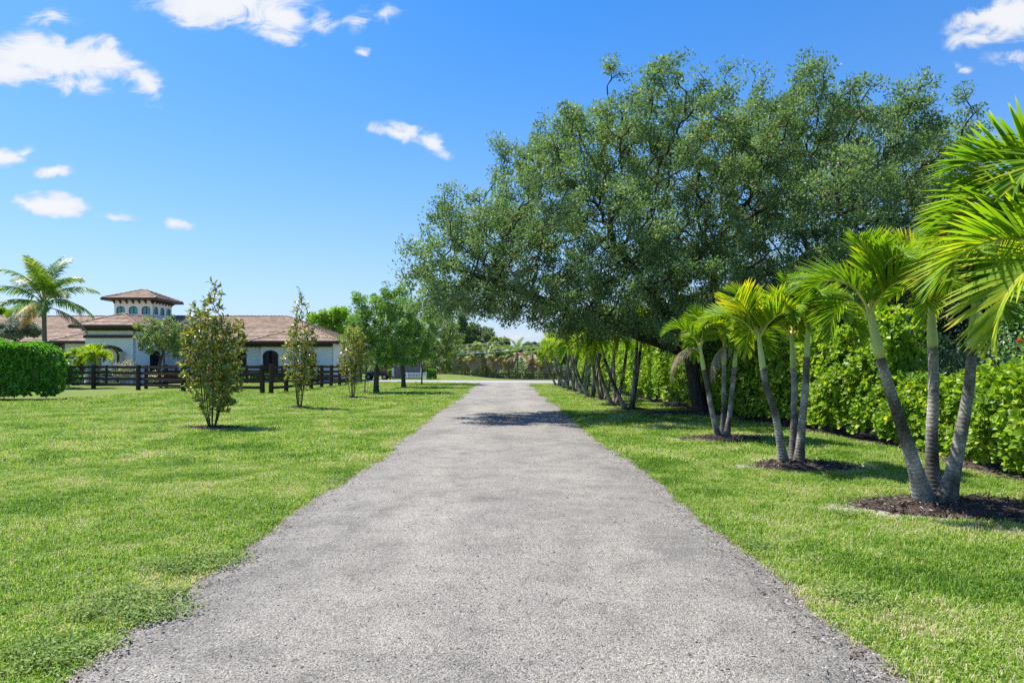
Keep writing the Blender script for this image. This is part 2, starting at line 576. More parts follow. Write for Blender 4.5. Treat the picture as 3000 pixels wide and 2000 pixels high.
# lawn soil and far turf
SAND = [(4.15, 7.1, .8, .45), (5.85, 7.2, .55, .3), (3.95, 10.1, .6, .32), (5.1, 10.1, .4, .22), (3.8, 13.75, .65, .32), (5.75, 6.75, .35, .18)]
m, n, l, b = newmat('lawn', .95, .1)
v = coords(n, l)
big = noise(n, l, .16, 5, .62, v, .6)
mid = noise(n, l, 1.3, 5, .65, v, .3)
fine = noise(n, l, 22.0, 6, .72, v)
tiny = noise(n, l, 95.0, 4, .75, v)
gr = ramp(n, [(.30, (.068, .115, .020)), (.5, (.125, .178, .032)), (.70, (.21, .25, .056))])
s1 = n.new('ShaderNodeMath')
s1.operation = 'MULTIPLY_ADD'
l.new(mid.outputs['Fac'], s1.inputs[0])
s1.inputs[1].default_value = .40
s2 = n.new('ShaderNodeMath')
s2.operation = 'MULTIPLY_ADD'
l.new(fine.outputs['Fac'], s2.inputs[0])
s2.inputs[1].default_value = .38
s3 = n.new('ShaderNodeMath')
s3.operation = 'MULTIPLY'
l.new(big.outputs['Fac'], s3.inputs[0])
s3.inputs[1].default_value = .24
l.new(s3.outputs[0], s2.inputs[2])
l.new(s2.outputs[0], s1.inputs[2])
l.new(s1.outputs[0], gr.inputs[0])
# bare soil shows between the blades
soil = ramp(n, [(.50, (0, 0, 0)), (.62, (1, 1, 1))])
l.new(tiny.outputs['Fac'], soil.inputs[0])
gcol = mixc(n, l, soil.outputs[0], gr.outputs[0], (.10, .085, .04))
sand_d = None
for (sx_, sy_, ra, rb) in SAND:
    mp = n.new('ShaderNodeMapping')
    mp.vector_type = 'TEXTURE'
    mp.inputs['Location'].default_value = (sx_, sy_, 0)
    mp.inputs['Scale'].default_value = (ra, rb, 100)
    c = n.new('ShaderNodeTexCoord')
    l.new(c.outputs['Object'], mp.inputs[0])
    ln = n.new('ShaderNodeVectorMath')
    ln.operation = 'LENGTH'
    l.new(mp.outputs[0], ln.inputs[0])
    if sand_d is None:
        sand_d = ln.outputs['Value']
    else:
        mi = n.new('ShaderNodeMath')
        mi.operation = 'MINIMUM'
        l.new(sand_d, mi.inputs[0])
        l.new(ln.outputs['Value'], mi.inputs[1])
        sand_d = mi.outputs[0]
sa = n.new('ShaderNodeMath')
sa.operation = 'MULTIPLY_ADD'
l.new(mid.outputs['Fac'], sa.inputs[0])
sa.inputs[1].default_value = 1.1
l.new(sand_d, sa.inputs[2])
sr = ramp(n, [(.72, (1, 1, 1)), (.88, (0, 0, 0))])
sh = n.new('ShaderNodeMath')
sh.operation = 'MULTIPLY'
l.new(sa.outputs[0], sh.inputs[0])
sh.inputs[1].default_value = .5
l.new(sh.outputs[0], sr.inputs[0])
scol = ramp(n, [(.3, (.22, .19, .16)), (.7, (.38, .34, .30))])
l.new(fine.outputs['Fac'], scol.inputs[0])
l.new(mixc(n, l, sr.outputs[0], gcol, scol.outputs[0]), b.inputs['Base Color'])
bump(n, l, b, fine.outputs['Fac'], .6, .03)
M['lawn'] = m

# crushed stone drive
m, n, l, b = newmat('drive', .9, .25)
v = coords(n, l)
vo = n.new('ShaderNodeTexVoronoi')
vo.inputs['Scale'].default_value = 125.0
vo.inputs['Randomness'].default_value = 1.0
l.new(v, vo.inputs['Vector'])
sc = n.new('ShaderNodeSeparateColor')
l.new(vo.outputs['Color'], sc.inputs[0])
stone = ramp(n, [(0, (.07, .069, .066)), (.10, (.11, .108, .102)), (.30, (.183, .175, .158)), (.6, (.234, .224, .202)), (.85, (.29, .278, .252)), (.96, (.365, .352, .328)), (1, (.28, .215, .16))])
l.new(sc.outputs[0], stone.inputs[0])
pat = noise(n, l, .55, 6, .62, coords(n, l, (1, .55, 1)), .5)
pat2 = noise(n, l, 2.6, 5, .65, v, .4)
tone = ramp(n, [(.38, (.66, .65, .64)), (.455, (.86, .845, .825)), (.52, (1.0, .98, .95)), (.62, (1.18, 1.155, 1.11))])
ps = n.new('ShaderNodeMath')
ps.operation = 'MULTIPLY_ADD'
l.new(pat2.outputs['Fac'], ps.inputs[0])
ps.inputs[1].default_value = .45
pm = n.new('ShaderNodeMath')
pm.operation = 'MULTIPLY'
l.new(pat.outputs['Fac'], pm.inputs[0])
pm.inputs[1].default_value = .55
l.new(pm.outputs[0], ps.inputs[2])
l.new(ps.outputs[0], tone.inputs[0])
dc = mixc(n, l, 1.0, stone.outputs[0], tone.outputs[0], 'MULTIPLY')
sepx = n.new('ShaderNodeSeparateXYZ')
l.new(v, sepx.inputs[0])
trk = n.new('ShaderNodeMath')           # wheel tracks worn paler
trk.operation = 'MULTIPLY'
l.new(sepx.outputs[0], trk.inputs[0])
trk.inputs[1].default_value = 2 * math.pi / 1.7
tcs = n.new('ShaderNodeMath')
tcs.operation = 'COSINE'
l.new(trk.outputs[0], tcs.inputs[0])
tmr = ramp(n, [(0, (1.05, 1.045, 1.03)), (1, (.93, .93, .93))])
tm2 = n.new('ShaderNodeMath')
tm2.operation = 'MULTIPLY_ADD'
l.new(tcs.outputs[0], tm2.inputs[0])
tm2.inputs[1].default_value = .5
tm2.inputs[2].default_value = .5
l.new(tm2.outputs[0], tmr.inputs[0])
dc = mixc(n, l, 1.0, dc, tmr.outputs[0], 'MULTIPLY')
spot = noise(n, l, 5.0, 7, .7, coords(n, l, (1, .7, 1)), 1.0)
spr = ramp(n, [(.30, (.62, .60, .58)), (.40, (1, 1, 1))])
l.new(spot.outputs['Fac'], spr.inputs[0])
dc = mixc(n, l, 1.0, dc, spr.outputs[0], 'MULTIPLY')
# dirt and debris gather where the stone meets the grass
ea = n.new('ShaderNodeAttribute')
ea.attribute_name = 'rnd'
er = n.new('ShaderNodeMath')
er.operation = 'MULTIPLY_ADD'
l.new(pat2.outputs['Fac'], er.inputs[0])
er.inputs[1].default_value = -.9
l.new(ea.outputs['Fac'], er.inputs[2])
erp = ramp(n, [(.30, (0, 0, 0)), (.58, (1, 1, 1))])
l.new(er.outputs[0], erp.inputs[0])
dc = mixc(n, l, erp.outputs[0], dc, mixc(n, l, .5, stone.outputs[0], (.14, .095, .065)))
l.new(dc, b.inputs['Base Color'])
bn = n.new('ShaderNodeMath')
bn.operation = 'SUBTRACT'
bn.inputs[0].default_value = 1.0
l.new(vo.outputs['Distance'], bn.inputs[1])
bump(n, l, b, bn.outputs[0], .7, .011)
M['drive'] = m
M['concrete'] = plain('concrete', (.27, .258, .245), .9, .2, .1, 1.2, .2, 60)
M['gravel'] = leafmat('gravel', [(0, (0.082, 0.082, 0.082)), (.5, (0.204, 0.190, 0.177)), (1, (0.340, 0.320, 0.292))], 0.0, .85, .2)
m, n, l, b = newmat('mulch', .95, .1)
at = n.new('ShaderNodeAttribute')
at.attribute_name = 'rnd'
r = ramp(n, [(0, (.03, .023, .019)), (.5, (.088, .066, .054)), (.8, (.20, .16, .134)), (1, (.42, .36, .31))])
t = noise(n, l, 30.0, 5, .7, coords(n, l))
mm = n.new('ShaderNodeMath')
mm.operation = 'MULTIPLY_ADD'
l.new(t.outputs['Fac'], mm.inputs[0])
mm.inputs[1].default_value = .5
ms = n.new('ShaderNodeMath')
ms.operation = 'SUBTRACT'
l.new(at.outputs['Fac'], ms.inputs[0])
ms.inputs[1].default_value = .25
l.new(ms.outputs[0], mm.inputs[2])
l.new(mm.outputs[0], r.inputs[0])
l.new(r.outputs[0], b.inputs['Base Color'])
bump(n, l, b, t.outputs['Fac'], .8, .03)
M['mulch'] = m

# ------------------------------------------------------------------ ground, drive, cross road
def sstep(a, b_, x):
    t_ = np.clip((x - a) / (b_ - a), 0, 1)
    return t_ * t_ * (3 - 2 * t_)


def ground_z(x, y):
    x, y = np.asarray(x, float), np.asarray(y, float)
    drop = -0.80 * sstep(68, 98, y) * sstep(-16, -6, x)
    berm = 0.62 * np.exp(-((x + 6.6) / 4.6) ** 2) * np.exp(-((y - 75.5) / 3.6) ** 2)
    return drop + berm


def axis_pts(parts):
    out = []
    for a, b_, k in parts:
        out += list(np.linspace(a, b_, k, endpoint=False))
    out.append(parts[-1][1])
    return np.array(out)


gx = axis_pts([(-900, -60, 12), (-60, -14, 18), (-14, 14, 40), (14, 60, 18), (60, 900, 12)])
gy = axis_pts([(-60, 0, 8), (0, 60, 60), (60, 110, 70), (110, 300, 20), (300, 1600, 12)])
XX, YY = np.meshgrid(gx, gy)
gv = np.column_stack((XX.ravel(), YY.ravel(), ground_z(XX, YY).ravel()))
nx, ny = len(gx), len(gy)
ii = (np.arange(ny - 1)[:, None] * nx + np.arange(nx - 1)[None]).ravel()
gf = np.column_stack((ii, ii + 1, ii + nx + 1, ii + nx))
tag(MB().add(gv, gf).build('lawn', M['lawn'], smooth=True), 'mown green lawn on both sides of the drive', kind='structure')


def wob(t_, seed):
    r_ = np.random.default_rng(seed)
    s_ = np.zeros_like(t_)
    for fq, am in ((.35, .05), (.9, .035), (2.1, .025), (5.3, .018), (15, .012)):
        s_ += am * np.sin(t_ * fq + r_.uniform(0, 6.28))
    return s_


ROAD_Y = axis_pts([(-8, 12, 240), (12, 30, 110), (30, 57.5, 90)])
wear_l = wob(ROAD_Y, 3)
wear_r = wob(ROAD_Y, 5)
flare_l = 2.6 * np.clip((ROAD_Y - 55.2) / 2.6, 0, 1) ** 2
flare_r = 2.2 * np.clip((ROAD_Y - 53.0) / 3.0, 0, 1) ** 2
XL = -2.09 - wear_l - flare_l
XR = 1.90 + wear_r + flare_r


def road_edge(y):
    return np.interp(y, ROAD_Y, XL), np.interp(y, ROAD_Y, XR)


ks = np.array([0, .02, .05, .10, .3, .5, .7, .90, .95, .98, 1.0])
rx = XL[:, None] + (XR - XL)[:, None] * ks[None]
rz = 0.008 + 0.02 * (1 - (2 * ks - 1) ** 2)[None] + 0 * rx
rv = np.stack([rx, np.repeat(ROAD_Y[:, None], len(ks), 1), rz], -1).reshape(-1, 3)
rn = np.tile(np.clip(1 - np.minimum(ks, 1 - ks) / .085, 0, 1), len(ROAD_Y))
k = len(ks)
ii = (np.arange(len(ROAD_Y) - 1)[:, None] * k + np.arange(k - 1)[None]).ravel()
tag(MB().add(rv, np.column_stack((ii, ii + 1, ii + k + 1, ii + k)), rn).build('driveway', M['drive'], smooth=True),
    'straight grey crushed stone driveway', kind='structure')

cr_x = np.linspace(-75, 75, 121)
front = np.interp(cr_x, [-75, -30, -12, -4, 3, 12, 75], [66, 64.5, 62.3, 57.6, 55.9, 53.8, 48]) + .15 * np.sin(cr_x * .9)
front = np.where((cr_x > -5) & (cr_x < 4.5), np.minimum(front, 56.6), front)
back = np.interp(cr_x, [-75, -30, -12, 0, 12, 75], [72, 70.0, 68.5, 65.8, 61.5, 56])
cv = np.concatenate([np.column_stack((cr_x, front, ground_z(cr_x, front) + .004)), np.column_stack((cr_x, (front + back) / 2, ground_z(cr_x, (front + back) / 2) + .012)),
                     np.column_stack((cr_x, back, ground_z(cr_x, back) + .004))])
k = len(cr_x)
cf = []
for r_ in range(2):
    i_ = np.arange(k - 1) + r_ * k
    cf.append(np.column_stack((i_, i_ + 1, i_ + k + 1, i_ + k)))
tag(MB().add(cv, np.concatenate(cf)).build('cross_road', M['concrete'], smooth=True), 'pale road crossing at the end of the drive', kind='structure')

# ------------------------------------------------------------------ leaves and branching
def leaf_geo(pos, d, nrm, L, Wd, fold=.12, kind='diamond', rnd=None):
    """Leaves as folded quads/hexagons: vertices, faces, per-vertex random."""
    pos, d = np.asarray(pos, float), unit(d)
    n_ = len(pos)
    s = unit(np.cross(d, nrm))
    u = np.cross(s, d)
    L = np.broadcast_to(np.asarray(L, float), (n_,))[:, None]
    Wd = np.broadcast_to(np.asarray(Wd, float), (n_,))[:, None]
    if rnd is None:
        rnd = rng.random(n_)
    if kind == 'diamond':
        v = np.stack([pos, pos + d * L * .5 + s * Wd / 2 + u * Wd * fold, pos + d * L, pos + d * L * .5 - s * Wd / 2 + u * Wd * fold], 1)
        i = np.arange(n_)[:, None] * 4
        f = np.concatenate([i + np.array([[0, 1, 2]]), i + np.array([[0, 2, 3]])])
        return v.reshape(-1, 3), f, np.repeat(rnd, 4)
    a, b_ = (.42, .80) if kind == 'obovate' else (.30, .68)
    wa, wb = (.36, .46) if kind == 'obovate' else (.46, .38)
    v = np.stack([pos, pos + d * L * a + s * Wd * wa + u * Wd * fold, pos + d * L * b_ + s * Wd * wb + u * Wd * fold,
                  pos + d * L - u * L * .06, pos + d * L * b_ - s * Wd * wb + u * Wd * fold, pos + d * L * a - s * Wd * wa + u * Wd * fold], 1)
    i = np.arange(n_)[:, None] * 6
    f = np.concatenate([i + np.array([[0, 1, 2, 3]]), i + np.array([[0, 3, 4, 5]])])
    return v.reshape(-1, 3), f, np.repeat(rnd, 6)


def grow(attr, roots, step, kill, seed=0, iters=200, jitter=.18, droop=0.0, lift=0.0):
    """Space colonisation: branches grow from the root lines toward points spread through the crown."""
    r_ = np.random.default_rng(seed)
    nodes, par = [], []
    for line in roots:
        last = -1
        if isinstance(line, tuple):
            last, line = line
        for p in line:
            nodes.append(np.asarray(p, float))
            par.append(last)
            last = len(nodes) - 1
    nodes = np.array(nodes)
    par = list(par)
    attr = np.asarray(attr, float).copy()
    D = np.linalg.norm(attr[:, None] - nodes[None], axis=2)
    near, nd = D.argmin(1), D.min(1)
    kids = np.zeros(len(nodes), int)
    for _ in range(iters):
        alive = nd > kill
        attr, near, nd = attr[alive], near[alive], nd[alive]
        if not len(attr):
            break
        acc = np.zeros((len(nodes), 3))
        np.add.at(acc, near, unit(attr - nodes[near]))
        ids = np.unique(near)
        ids = ids[kids[ids] < 4]
        if not len(ids):
            break
        d = unit(unit(acc[ids]) + r_.normal(size=(len(ids), 3)) * jitter + np.array([0, 0, lift - droop]))
        new = nodes[ids] + d * step
        kids[ids] += 1
        base = len(nodes)
        nodes = np.concatenate([nodes, new])
        par += list(ids)
        kids = np.concatenate([kids, np.zeros(len(new), int)])
        D = np.linalg.norm(attr[:, None] - new[None], axis=2)
        j, dj = D.argmin(1), D.min(1)
        better = dj < nd
        near = np.where(better, base + j, near)
        nd = np.where(better, dj, nd)
    return nodes, np.array(par)


def radii(nodes, par, tip, power=2.35):
    a = np.zeros(len(nodes))
    cnt = np.zeros(len(nodes), int)
    for i in range(len(nodes) - 1, -1, -1):
        if a[i] == 0:
            a[i] = tip ** power
            cnt[i] = 1
        p = par[i]
        if p >= 0:
            a[p] += a[i]
            cnt[p] += cnt[i]
    return a ** (1 / power), cnt


def branch_mesh(mb, nodes, par, rad, n=6, rmin=0.0, mat=0):
    idx = np.where((par >= 0) & (rad >= rmin))[0]
    if not len(idx):
        return mb
    p = par[idx]
    d = unit(nodes[idx] - nodes[p])
    alld = np.zeros_like(nodes)
    alld[idx] = d
    for i in np.where(par < 0)[0]:
        alld[i] = (0, 0, 1)
    main = np.full(len(nodes), -1)
    order = idx[np.argsort(rad[idx])]
    main[par[order]] = order           # thickest child continues the parent
    ref = np.array([.31, .95, .05])

    def ring(c, dd, r_):
        s = unit(np.cross(dd, ref))
        u = np.cross(s, dd)
        a = np.arange(n) / n * 2 * math.pi
        return c[:, None] + r_[:, None, None] * (np.cos(a)[None, :, None] * s[:, None] + np.sin(a)[None, :, None] * u[:, None])
    cont = main[p] == idx
    da = np.where(cont[:, None], alld[p], d)
    ra = np.where(cont, rad[p], np.minimum(rad[p], rad[idx] * 1.25))
    A = ring(nodes[p], da, ra)
    B = ring(nodes[idx], d, rad[idx])
    v = np.concatenate([A, B], 1).reshape(-1, 3)
    i = np.arange(len(idx))[:, None] * 2 * n
    j = np.arange(n)
    q = np.stack([j, (j + 1) % n, n + (j + 1) % n, n + j], -1)
    f = (i[:, :, None] + q[None]).reshape(-1, 4)
    mb.add(v, f, .5, mat)
    return mb


def ell_points(ells, count, seed, shell=.55, inner=.25, even=.8):
    """Points spread through a union of ellipsoids, mostly near its outside."""
    r_ = np.random.default_rng(seed)
    vol = np.array([e[3] * e[4] * e[5] for e in ells])
    vol = vol ** even
    out = []
    per = r_.multinomial(count, vol / vol.sum())
    for e, k_ in zip(ells, per):
        d = rand_unit(k_, r_)
        rr_ = np.where(r_.random(k_) < inner, r_.random(k_) ** (1 / 3), shell + (1 - shell) * r_.random(k_) ** .6)
        out.append(np.array(e[:3]) + d * rr_[:, None] * np.array(e[3:6]))
    return np.concatenate(out)


def add_lobes(ells, count, seed, r0=.35, r1=.9, out=1.0, low=-.35):
    """Small lobes poking out of the crown so that its outline is uneven."""
    r_ = np.random.default_rng(seed)
    E = np.array(ells)
    res = []
    area = (E[:, 3] * E[:, 5]) ** .9
    while len(res) < count:
        e = E[r_.choice(len(E), p=area / area.sum())]
        d = rand_unit(1, r_)[0]
        if d[2] < low:
            continue
        p = e[:3] + d * e[3:6] * out
        q = (((p - E[:, :3]) / E[:, 3:6]) ** 2).sum(1)
        if (q < .8).sum() > 0:
            continue
        r = r_.uniform(r0, r1)
        d2 = unit(d * e[3:6] + np.array([0, 0, .4]))
        res.append((*(p + d2 * r * .5), r * .75, r * .75, r * r_.uniform(.8, 1.5)))
    return list(ells) + res


def twig_leaves(mb, nodes, par, cnt, maxcnt, per, spread, L, Wd, seed, kind='diamond', mat=0, up=.35, fold=.14, rnd_clump=.5, total=None):
    r_ = np.random.default_rng(seed)
    idx = np.where((cnt <= maxcnt) & (par >= 0))[0]
    if total:
        wgt = r_.random(len(idx)) ** 1.6 + .12
        base = np.repeat(idx, np.maximum(1, np.round(wgt * total / wgt.sum()).astype(int)))
    else:
        base = np.repeat(idx, per)
    n_ = len(base)
    t_ = r_.random(n_)[:, None]
    c = nodes[par[base]] * (1 - t_) + nodes[base] * t_
    off = r_.normal(size=(n_, 3)) * spread * .5
    pos = c + off
    d = unit(unit(off) * .8 + rand_unit(n_, r_) * .7 + np.array([0, 0, .15]) + .5 * unit(nodes[base] - nodes[par[base]]))
    nr = unit(rand_unit(n_, r_) + np.array([0, 0, up * 2]))
    clump = r_.random(len(nodes))[base]
    rnd = np.clip(rnd_clump * clump + (1 - rnd_clump) * r_.random(n_), 0, 1)
    sc_ = r_.uniform(.7, 1.15, n_)
    mb.add(*leaf_geo(pos, d, nr, L * sc_, Wd * sc_, fold, kind, rnd), mat)
    return mb


def px_ell(px, py, rx_, ry_, Z, rd):
    c = P(px, py, Z)
    return (c[0], c[1], c[2], rx_ / F * Z, rd, ry_ / F * Z)


def make_tree(name, base, ells, label, group, leaf, bark, n_attr, step, kill, tip, per, spread, L, Wd, seed, roots=None, maxcnt=6,
              power=2.35, droop=0.0, lift=0.0, sides=6, kind='diamond', cat='tree', rmin=0.0, inner=.25, trunk_h=None, flare=1.35, rmax=None, rnd_clump=.5, leafup=.35, total=None, lobes_out=0, lobe_r=(.3, .6), tuft_r=0.0):
    base = np.asarray(base, float)
    if lobes_out:
        ells = add_lobes(ells, lobes_out, seed, *lobe_r)
    attr = ell_points(ells, n_attr, seed, inner=inner)
    attr = attr[attr[:, 2] > base[2] + .15]
    if roots is None:
        h = trunk_h or max(.3, min(e[2] - e[5] * .6 for e in ells) - base[2])
        r_ = np.random.default_rng(seed)
        k_ = max(3, int(h / step) + 1)
        t_ = np.linspace(0, 1, k_)
        lean = r_.normal(size=2) * .04 * h
        roots = [np.column_stack((base[0] + lean[0] * t_ ** 2, base[1] + lean[1] * t_ ** 2, base[2] - .05 + (h + .05) * t_))]
    nodes, par = grow(attr, roots, step, kill, seed, droop=droop, lift=lift)
    rad, cnt = radii(nodes, par, tip, power)
    if rmax:
        rad = np.where(rad > rmax * .35, rad * (rmax / max(rad.max(), 1e-6)) ** ((rad - rmax * .35).clip(0) / max(rad.max() - rmax * .35, 1e-6)), rad)
    low = nodes[:, 2] - base[2]
    rad = rad * np.where((low < .5), 1 + (flare - 1) * (1 - np.clip(low, 0, .5) / .5) ** 2, 1)
    root = thing(name, base, label, cat, group)
    branch_mesh(MB(), nodes, par, rad, sides, rmin).build('trunk', bark, root, base, smooth=True)
    mb = MB()
    if tuft_r:
        clusters(mb, nodes, par, cnt, seed + 1, total, tuft_r, tuft_r * .75, L, Wd, clump=rnd_clump, kind=kind)
    else:
        twig_leaves(mb, nodes, par, cnt, maxcnt, per, spread, L, Wd, seed + 1, kind, rnd_clump=rnd_clump, up=leafup, total=total)
    mb.build('crown', leaf, root, base)
    return root


def copy_tree(o, parent=None):
    c = o.copy()
    COL.objects.link(c)
    c.parent = parent
    for ch in list(o.children):
        copy_tree(ch, c)
    return c


def resample(pts, step, smooth=True):
    pts = np.asarray(pts, float)
    if smooth and len(pts) > 2:
        # Catmull-Rom through the points
        q = np.vstack([2 * pts[0] - pts[1], pts, 2 * pts[-1] - pts[-2]])
        out = []
        for i in range(1, len(q) - 2):
            for t_ in np.linspace(0, 1, 12, endpoint=False):
                a, b_, c, d = q[i - 1], q[i], q[i + 1], q[i + 2]
                out.append(.5 * (2 * b_ + (c - a) * t_ + (2 * a - 5 * b_ + 4 * c - d) * t_ ** 2 + (-a + 3 * b_ - 3 * c + d) * t_ ** 3))
        out.append(pts[-1])
        pts = np.array(out)
    s = np.concatenate([[0], np.cumsum(np.linalg.norm(np.diff(pts, axis=0), axis=1))])
    k_ = max(2, int(round(s[-1] / step)) + 1)
    q = np.linspace(0, s[-1], k_)
    return np.column_stack([np.interp(q, s, pts[:, i]) for i in range(3)])


# ------------------------------------------------------------------ house
HOUSE = np.array([-33.0, 60.0, 0.0])
house = thing('stable_house', HOUSE, 'long white stucco house with brown tiled hip roofs and square lookout tower', 'house')


def hpart(mb, name, mats, parent=None, smooth=False):
    # children of children keep the same local frame: parts sit at the house's own origin
    return mb.build(name, mats, parent or house, HOUSE, smooth)


def roof_plane(mb, e0, e1, t1, t0, course=.36, lift=.065):
    """Tile courses stepped up one plane from the eave e0-e1 to the top t0-t1."""
    e0, e1, t1, t0 = (np.asarray(a, float) for a in (e0, e1, t1, t0))
    nrm = unit(np.cross(e1 - e0, (t0 + t1) / 2 - (e0 + e1) / 2))
    if nrm[2] < 0:
        nrm = -nrm
    sl = np.linalg.norm((t0 + t1) / 2 - (e0 + e1) / 2)
    k_ = max(3, int(round(sl / course)))
    for i in range(k_):
        a, b_ = i / k_, (i + 1) / k_
        l0, r0 = e0 + (t0 - e0) * a, e1 + (t1 - e1) * a
        l1, r1 = e0 + (t0 - e0) * b_, e1 + (t1 - e1) * b_
        mb.add([l0 + nrm * lift, r0 + nrm * lift, r1 + nrm * .006, l1 + nrm * .006, l0, r0], [[0, 1, 2, 3], [4, 5, 1, 0]])


def caps(mb, a, b_, r_=.10):
    a, b_ = np.asarray(a, float), np.asarray(b_, float)
    L = np.linalg.norm(b_ - a)
    k_ = max(2, int(L / .38))
    for i in range(k_):
        p0, p1 = a + (b_ - a) * i / k_, a + (b_ - a) * (i + 1.06) / k_
        mb.tube([p0 + (0, 0, .035), p1 + (0, 0, .03)], [r_, r_ * .82], 7)


def hip_roof(x0, x1, y0, y1, ze, pitch, ridge_back=None, name='roof', back=True):
    """Hip roof over the eave rectangle; returns the roof part."""
    mb = MB()
    w, d = x1 - x0, y1 - y0
    run = min(w, d) / 2
    zt = ze + run * pitch
    if w >= d:
        A, B = (x0 + run, (y0 + y1) / 2, zt), (x1 - run, (y0 + y1) / 2, zt)
        roof_plane(mb, (x0, y0, ze), (x1, y0, ze), B, A)
        roof_plane(mb, (x1, y0, ze), (x1, y1, ze), B, B)
        roof_plane(mb, (x1, y1, ze), (x0, y1, ze), A, B)
        roof_plane(mb, (x0, y1, ze), (x0, y0, ze), A, A)
    else:
        A, B = ((x0 + x1) / 2, y0 + run, zt), ((x0 + x1) / 2, y1 - run, zt)
        roof_plane(mb, (x0, y0, ze), (x1, y0, ze), A, A)
        roof_plane(mb, (x1, y0, ze), (x1, y1, ze), B, A)
        roof_plane(mb, (x1, y1, ze), (x0, y1, ze), B, B)
        roof_plane(mb, (x0, y1, ze), (x0, y0, ze), A, B)
    r_ = hpart(mb, 'roof', M['roof_tile'])
    cp = MB()
    for c_, t_ in (((x0, y0, ze), A), ((x1, y0, ze), A if w < d else B), ((x1, y1, ze), B), ((x0, y1, ze), B if w < d else A)):
        caps(cp, c_, t_)
    if np.linalg.norm(np.subtract(A, B)) > .3:
        caps(cp, A, B)
    hpart(cp, 'ridge_cap', M['roof_tile'], r_, True)
    # fascia / gutter and soffit just below the eave
    g = MB()
    gh = .20
    g.box(((x0 + x1) / 2, y0 - .03, ze - gh / 2 + .02), (w + .16, .10, gh))
    g.box(((x0 + x1) / 2, y1 + .03, ze - gh / 2 + .02), (w + .16, .10, gh))
    g.box((x0 - .03, (y0 + y1) / 2, ze - gh / 2 + .017), (.10, d - .06, gh))
    g.box((x1 + .03, (y0 + y1) / 2, ze - gh / 2 + .017), (.10, d - .06, gh))
    g.box(((x0 + x1) / 2, (y0 + y1) / 2, ze - .12), (w - .05, d - .05, .05))
    hpart(g, 'gutter', M['brown_trim'], r_)
    return r_


def arch_profile(w, z0, zs, zt, k_=14):
    """Outline of an arched opening: width w, foot z0, spring zs, crown zt (x, z)."""
    a = np.linspace(0, math.pi, k_)
    return np.array([(-w / 2, z0)] + [(-w / 2 * math.cos(t_), zs + (zt - zs) * math.sin(t_)) for t_ in a] + [(w / 2, z0)])


def arch_slab(mb, c, prof, depth, axis='y', mat=0, rnd=.5):
    """Prism of the outline; c gives the plane's centre; depth toward +axis."""
    k_ = len(prof)
    if axis == 'y':
        f_ = np.column_stack((c[0] + prof[:, 0], np.full(k_, c[1]), prof[:, 1]))
        o_ = np.array([0, depth, 0])
    else:
        f_ = np.column_stack((np.full(k_, c[0]), c[1] + prof[:, 0], prof[:, 1]))
        o_ = np.array([depth, 0, 0])
    v_ = np.vstack([f_, f_ + o_])
    mb.add(v_, [list(range(k_))], rnd, mat)
    mb.f.append((np.array([[mb.n - 1 - i for i in range(k_)]]), mat))
    q = [[i, (i + 1) % k_, k_ + (i + 1) % k_, k_ + i] for i in range(k_)]
    mb.f.append((np.array(q) + mb.n - 2 * k_, mat))


def arch_wall(mb, x0, x1, y, th, z0, z1, openings, axis='y', mat=0):
    """Wall with arched openings (centre, width, foot, spring, crown) cut right through."""
    th = float(th)

    def pt(a, z, front=True):
        return (a, y if front else y + th, z) if axis == 'y' else (y if front else y + th, a, z)
    openings = sorted(openings)
    cur = x0

    def quad(a0, a1, za0, za1, zb0, zb1):
        v_ = [pt(a0, za0), pt(a1, za1), pt(a1, zb1), pt(a0, zb0), pt(a0, za0, False), pt(a1, za1, False), pt(a1, zb1, False), pt(a0, zb0, False)]
        mb.add(v_, [[0, 1, 2, 3], [7, 6, 5, 4], [0, 4, 5, 1], [3, 2, 6, 7]], .5, mat)
    for (c, w, f0, zs, zt) in openings:
        if c - w / 2 > cur:
            quad(cur, c - w / 2, z0, z0, z1, z1)
            mb.add([pt(c - w / 2, f0), pt(c - w / 2, zs), pt(c - w / 2, zs, False), pt(c - w / 2, f0, False)], [[0, 1, 2, 3]], .5, mat)
        if f0 > z0:
            quad(c - w / 2, c + w / 2, z0, z0, f0, f0)
        a = np.linspace(0, math.pi, 15)
        ax = c - w / 2 * np.cos(a)
        az = zs + (zt - zs) * np.sin(a)
        for i in range(14):
            quad(ax[i], ax[i + 1], az[i], az[i + 1], z1, z1)
        mb.add([pt(c + w / 2, f0), pt(c + w / 2, zs), pt(c + w / 2, zs, False), pt(c + w / 2, f0, False)], [[0, 1, 2, 3]], .5, mat)
        cur = c + w / 2
    if x1 > cur:
        quad(cur, x1, z0, z0, z1, z1)


PITCH = .40
# main wing (runs along the photo), eaves 3.53, ridge about 6.2
hip_roof(-66.0, -14.3, 59.2, 72.4, 3.53, PITCH)
mb = MB()
wall_open = [(-23.4, 1.22, .5, 2.35, 2.72), (-26.6, 1.22, .5, 2.35, 2.72)]
arch_wall(mb, -28.4, -21.15, 60.1, .3, 0, 3.36, wall_open)
hpart(mb, 'wall', M['stucco'])
mb = MB()
arch_wall(mb, -65, -39.0, 60.1, .3, 0, 3.36, [(-44, 1.22, .5, 2.35, 2.72), (-49, 1.22, .5, 2.35, 2.72)])
hpart(mb, 'wall', M['stucco'])
hpart(MB().box((-15.25, 65.8, 1.68), (.3, 11.1, 3.36)), 'wall', M['stucco'])
hpart(MB().box((-40, 71.5, 1.68), (49.8, .3, 3.36)), 'wall', M['stucco'])
# dark frieze under the eaves
mb = MB()
mb.box((-24.75, 60.02, 3.22), (7.2, .09, .30))
mb.box((-52, 60.02, 3.22), (26, .09, .30))
hpart(mb, 'frieze', M['brown_trim'])
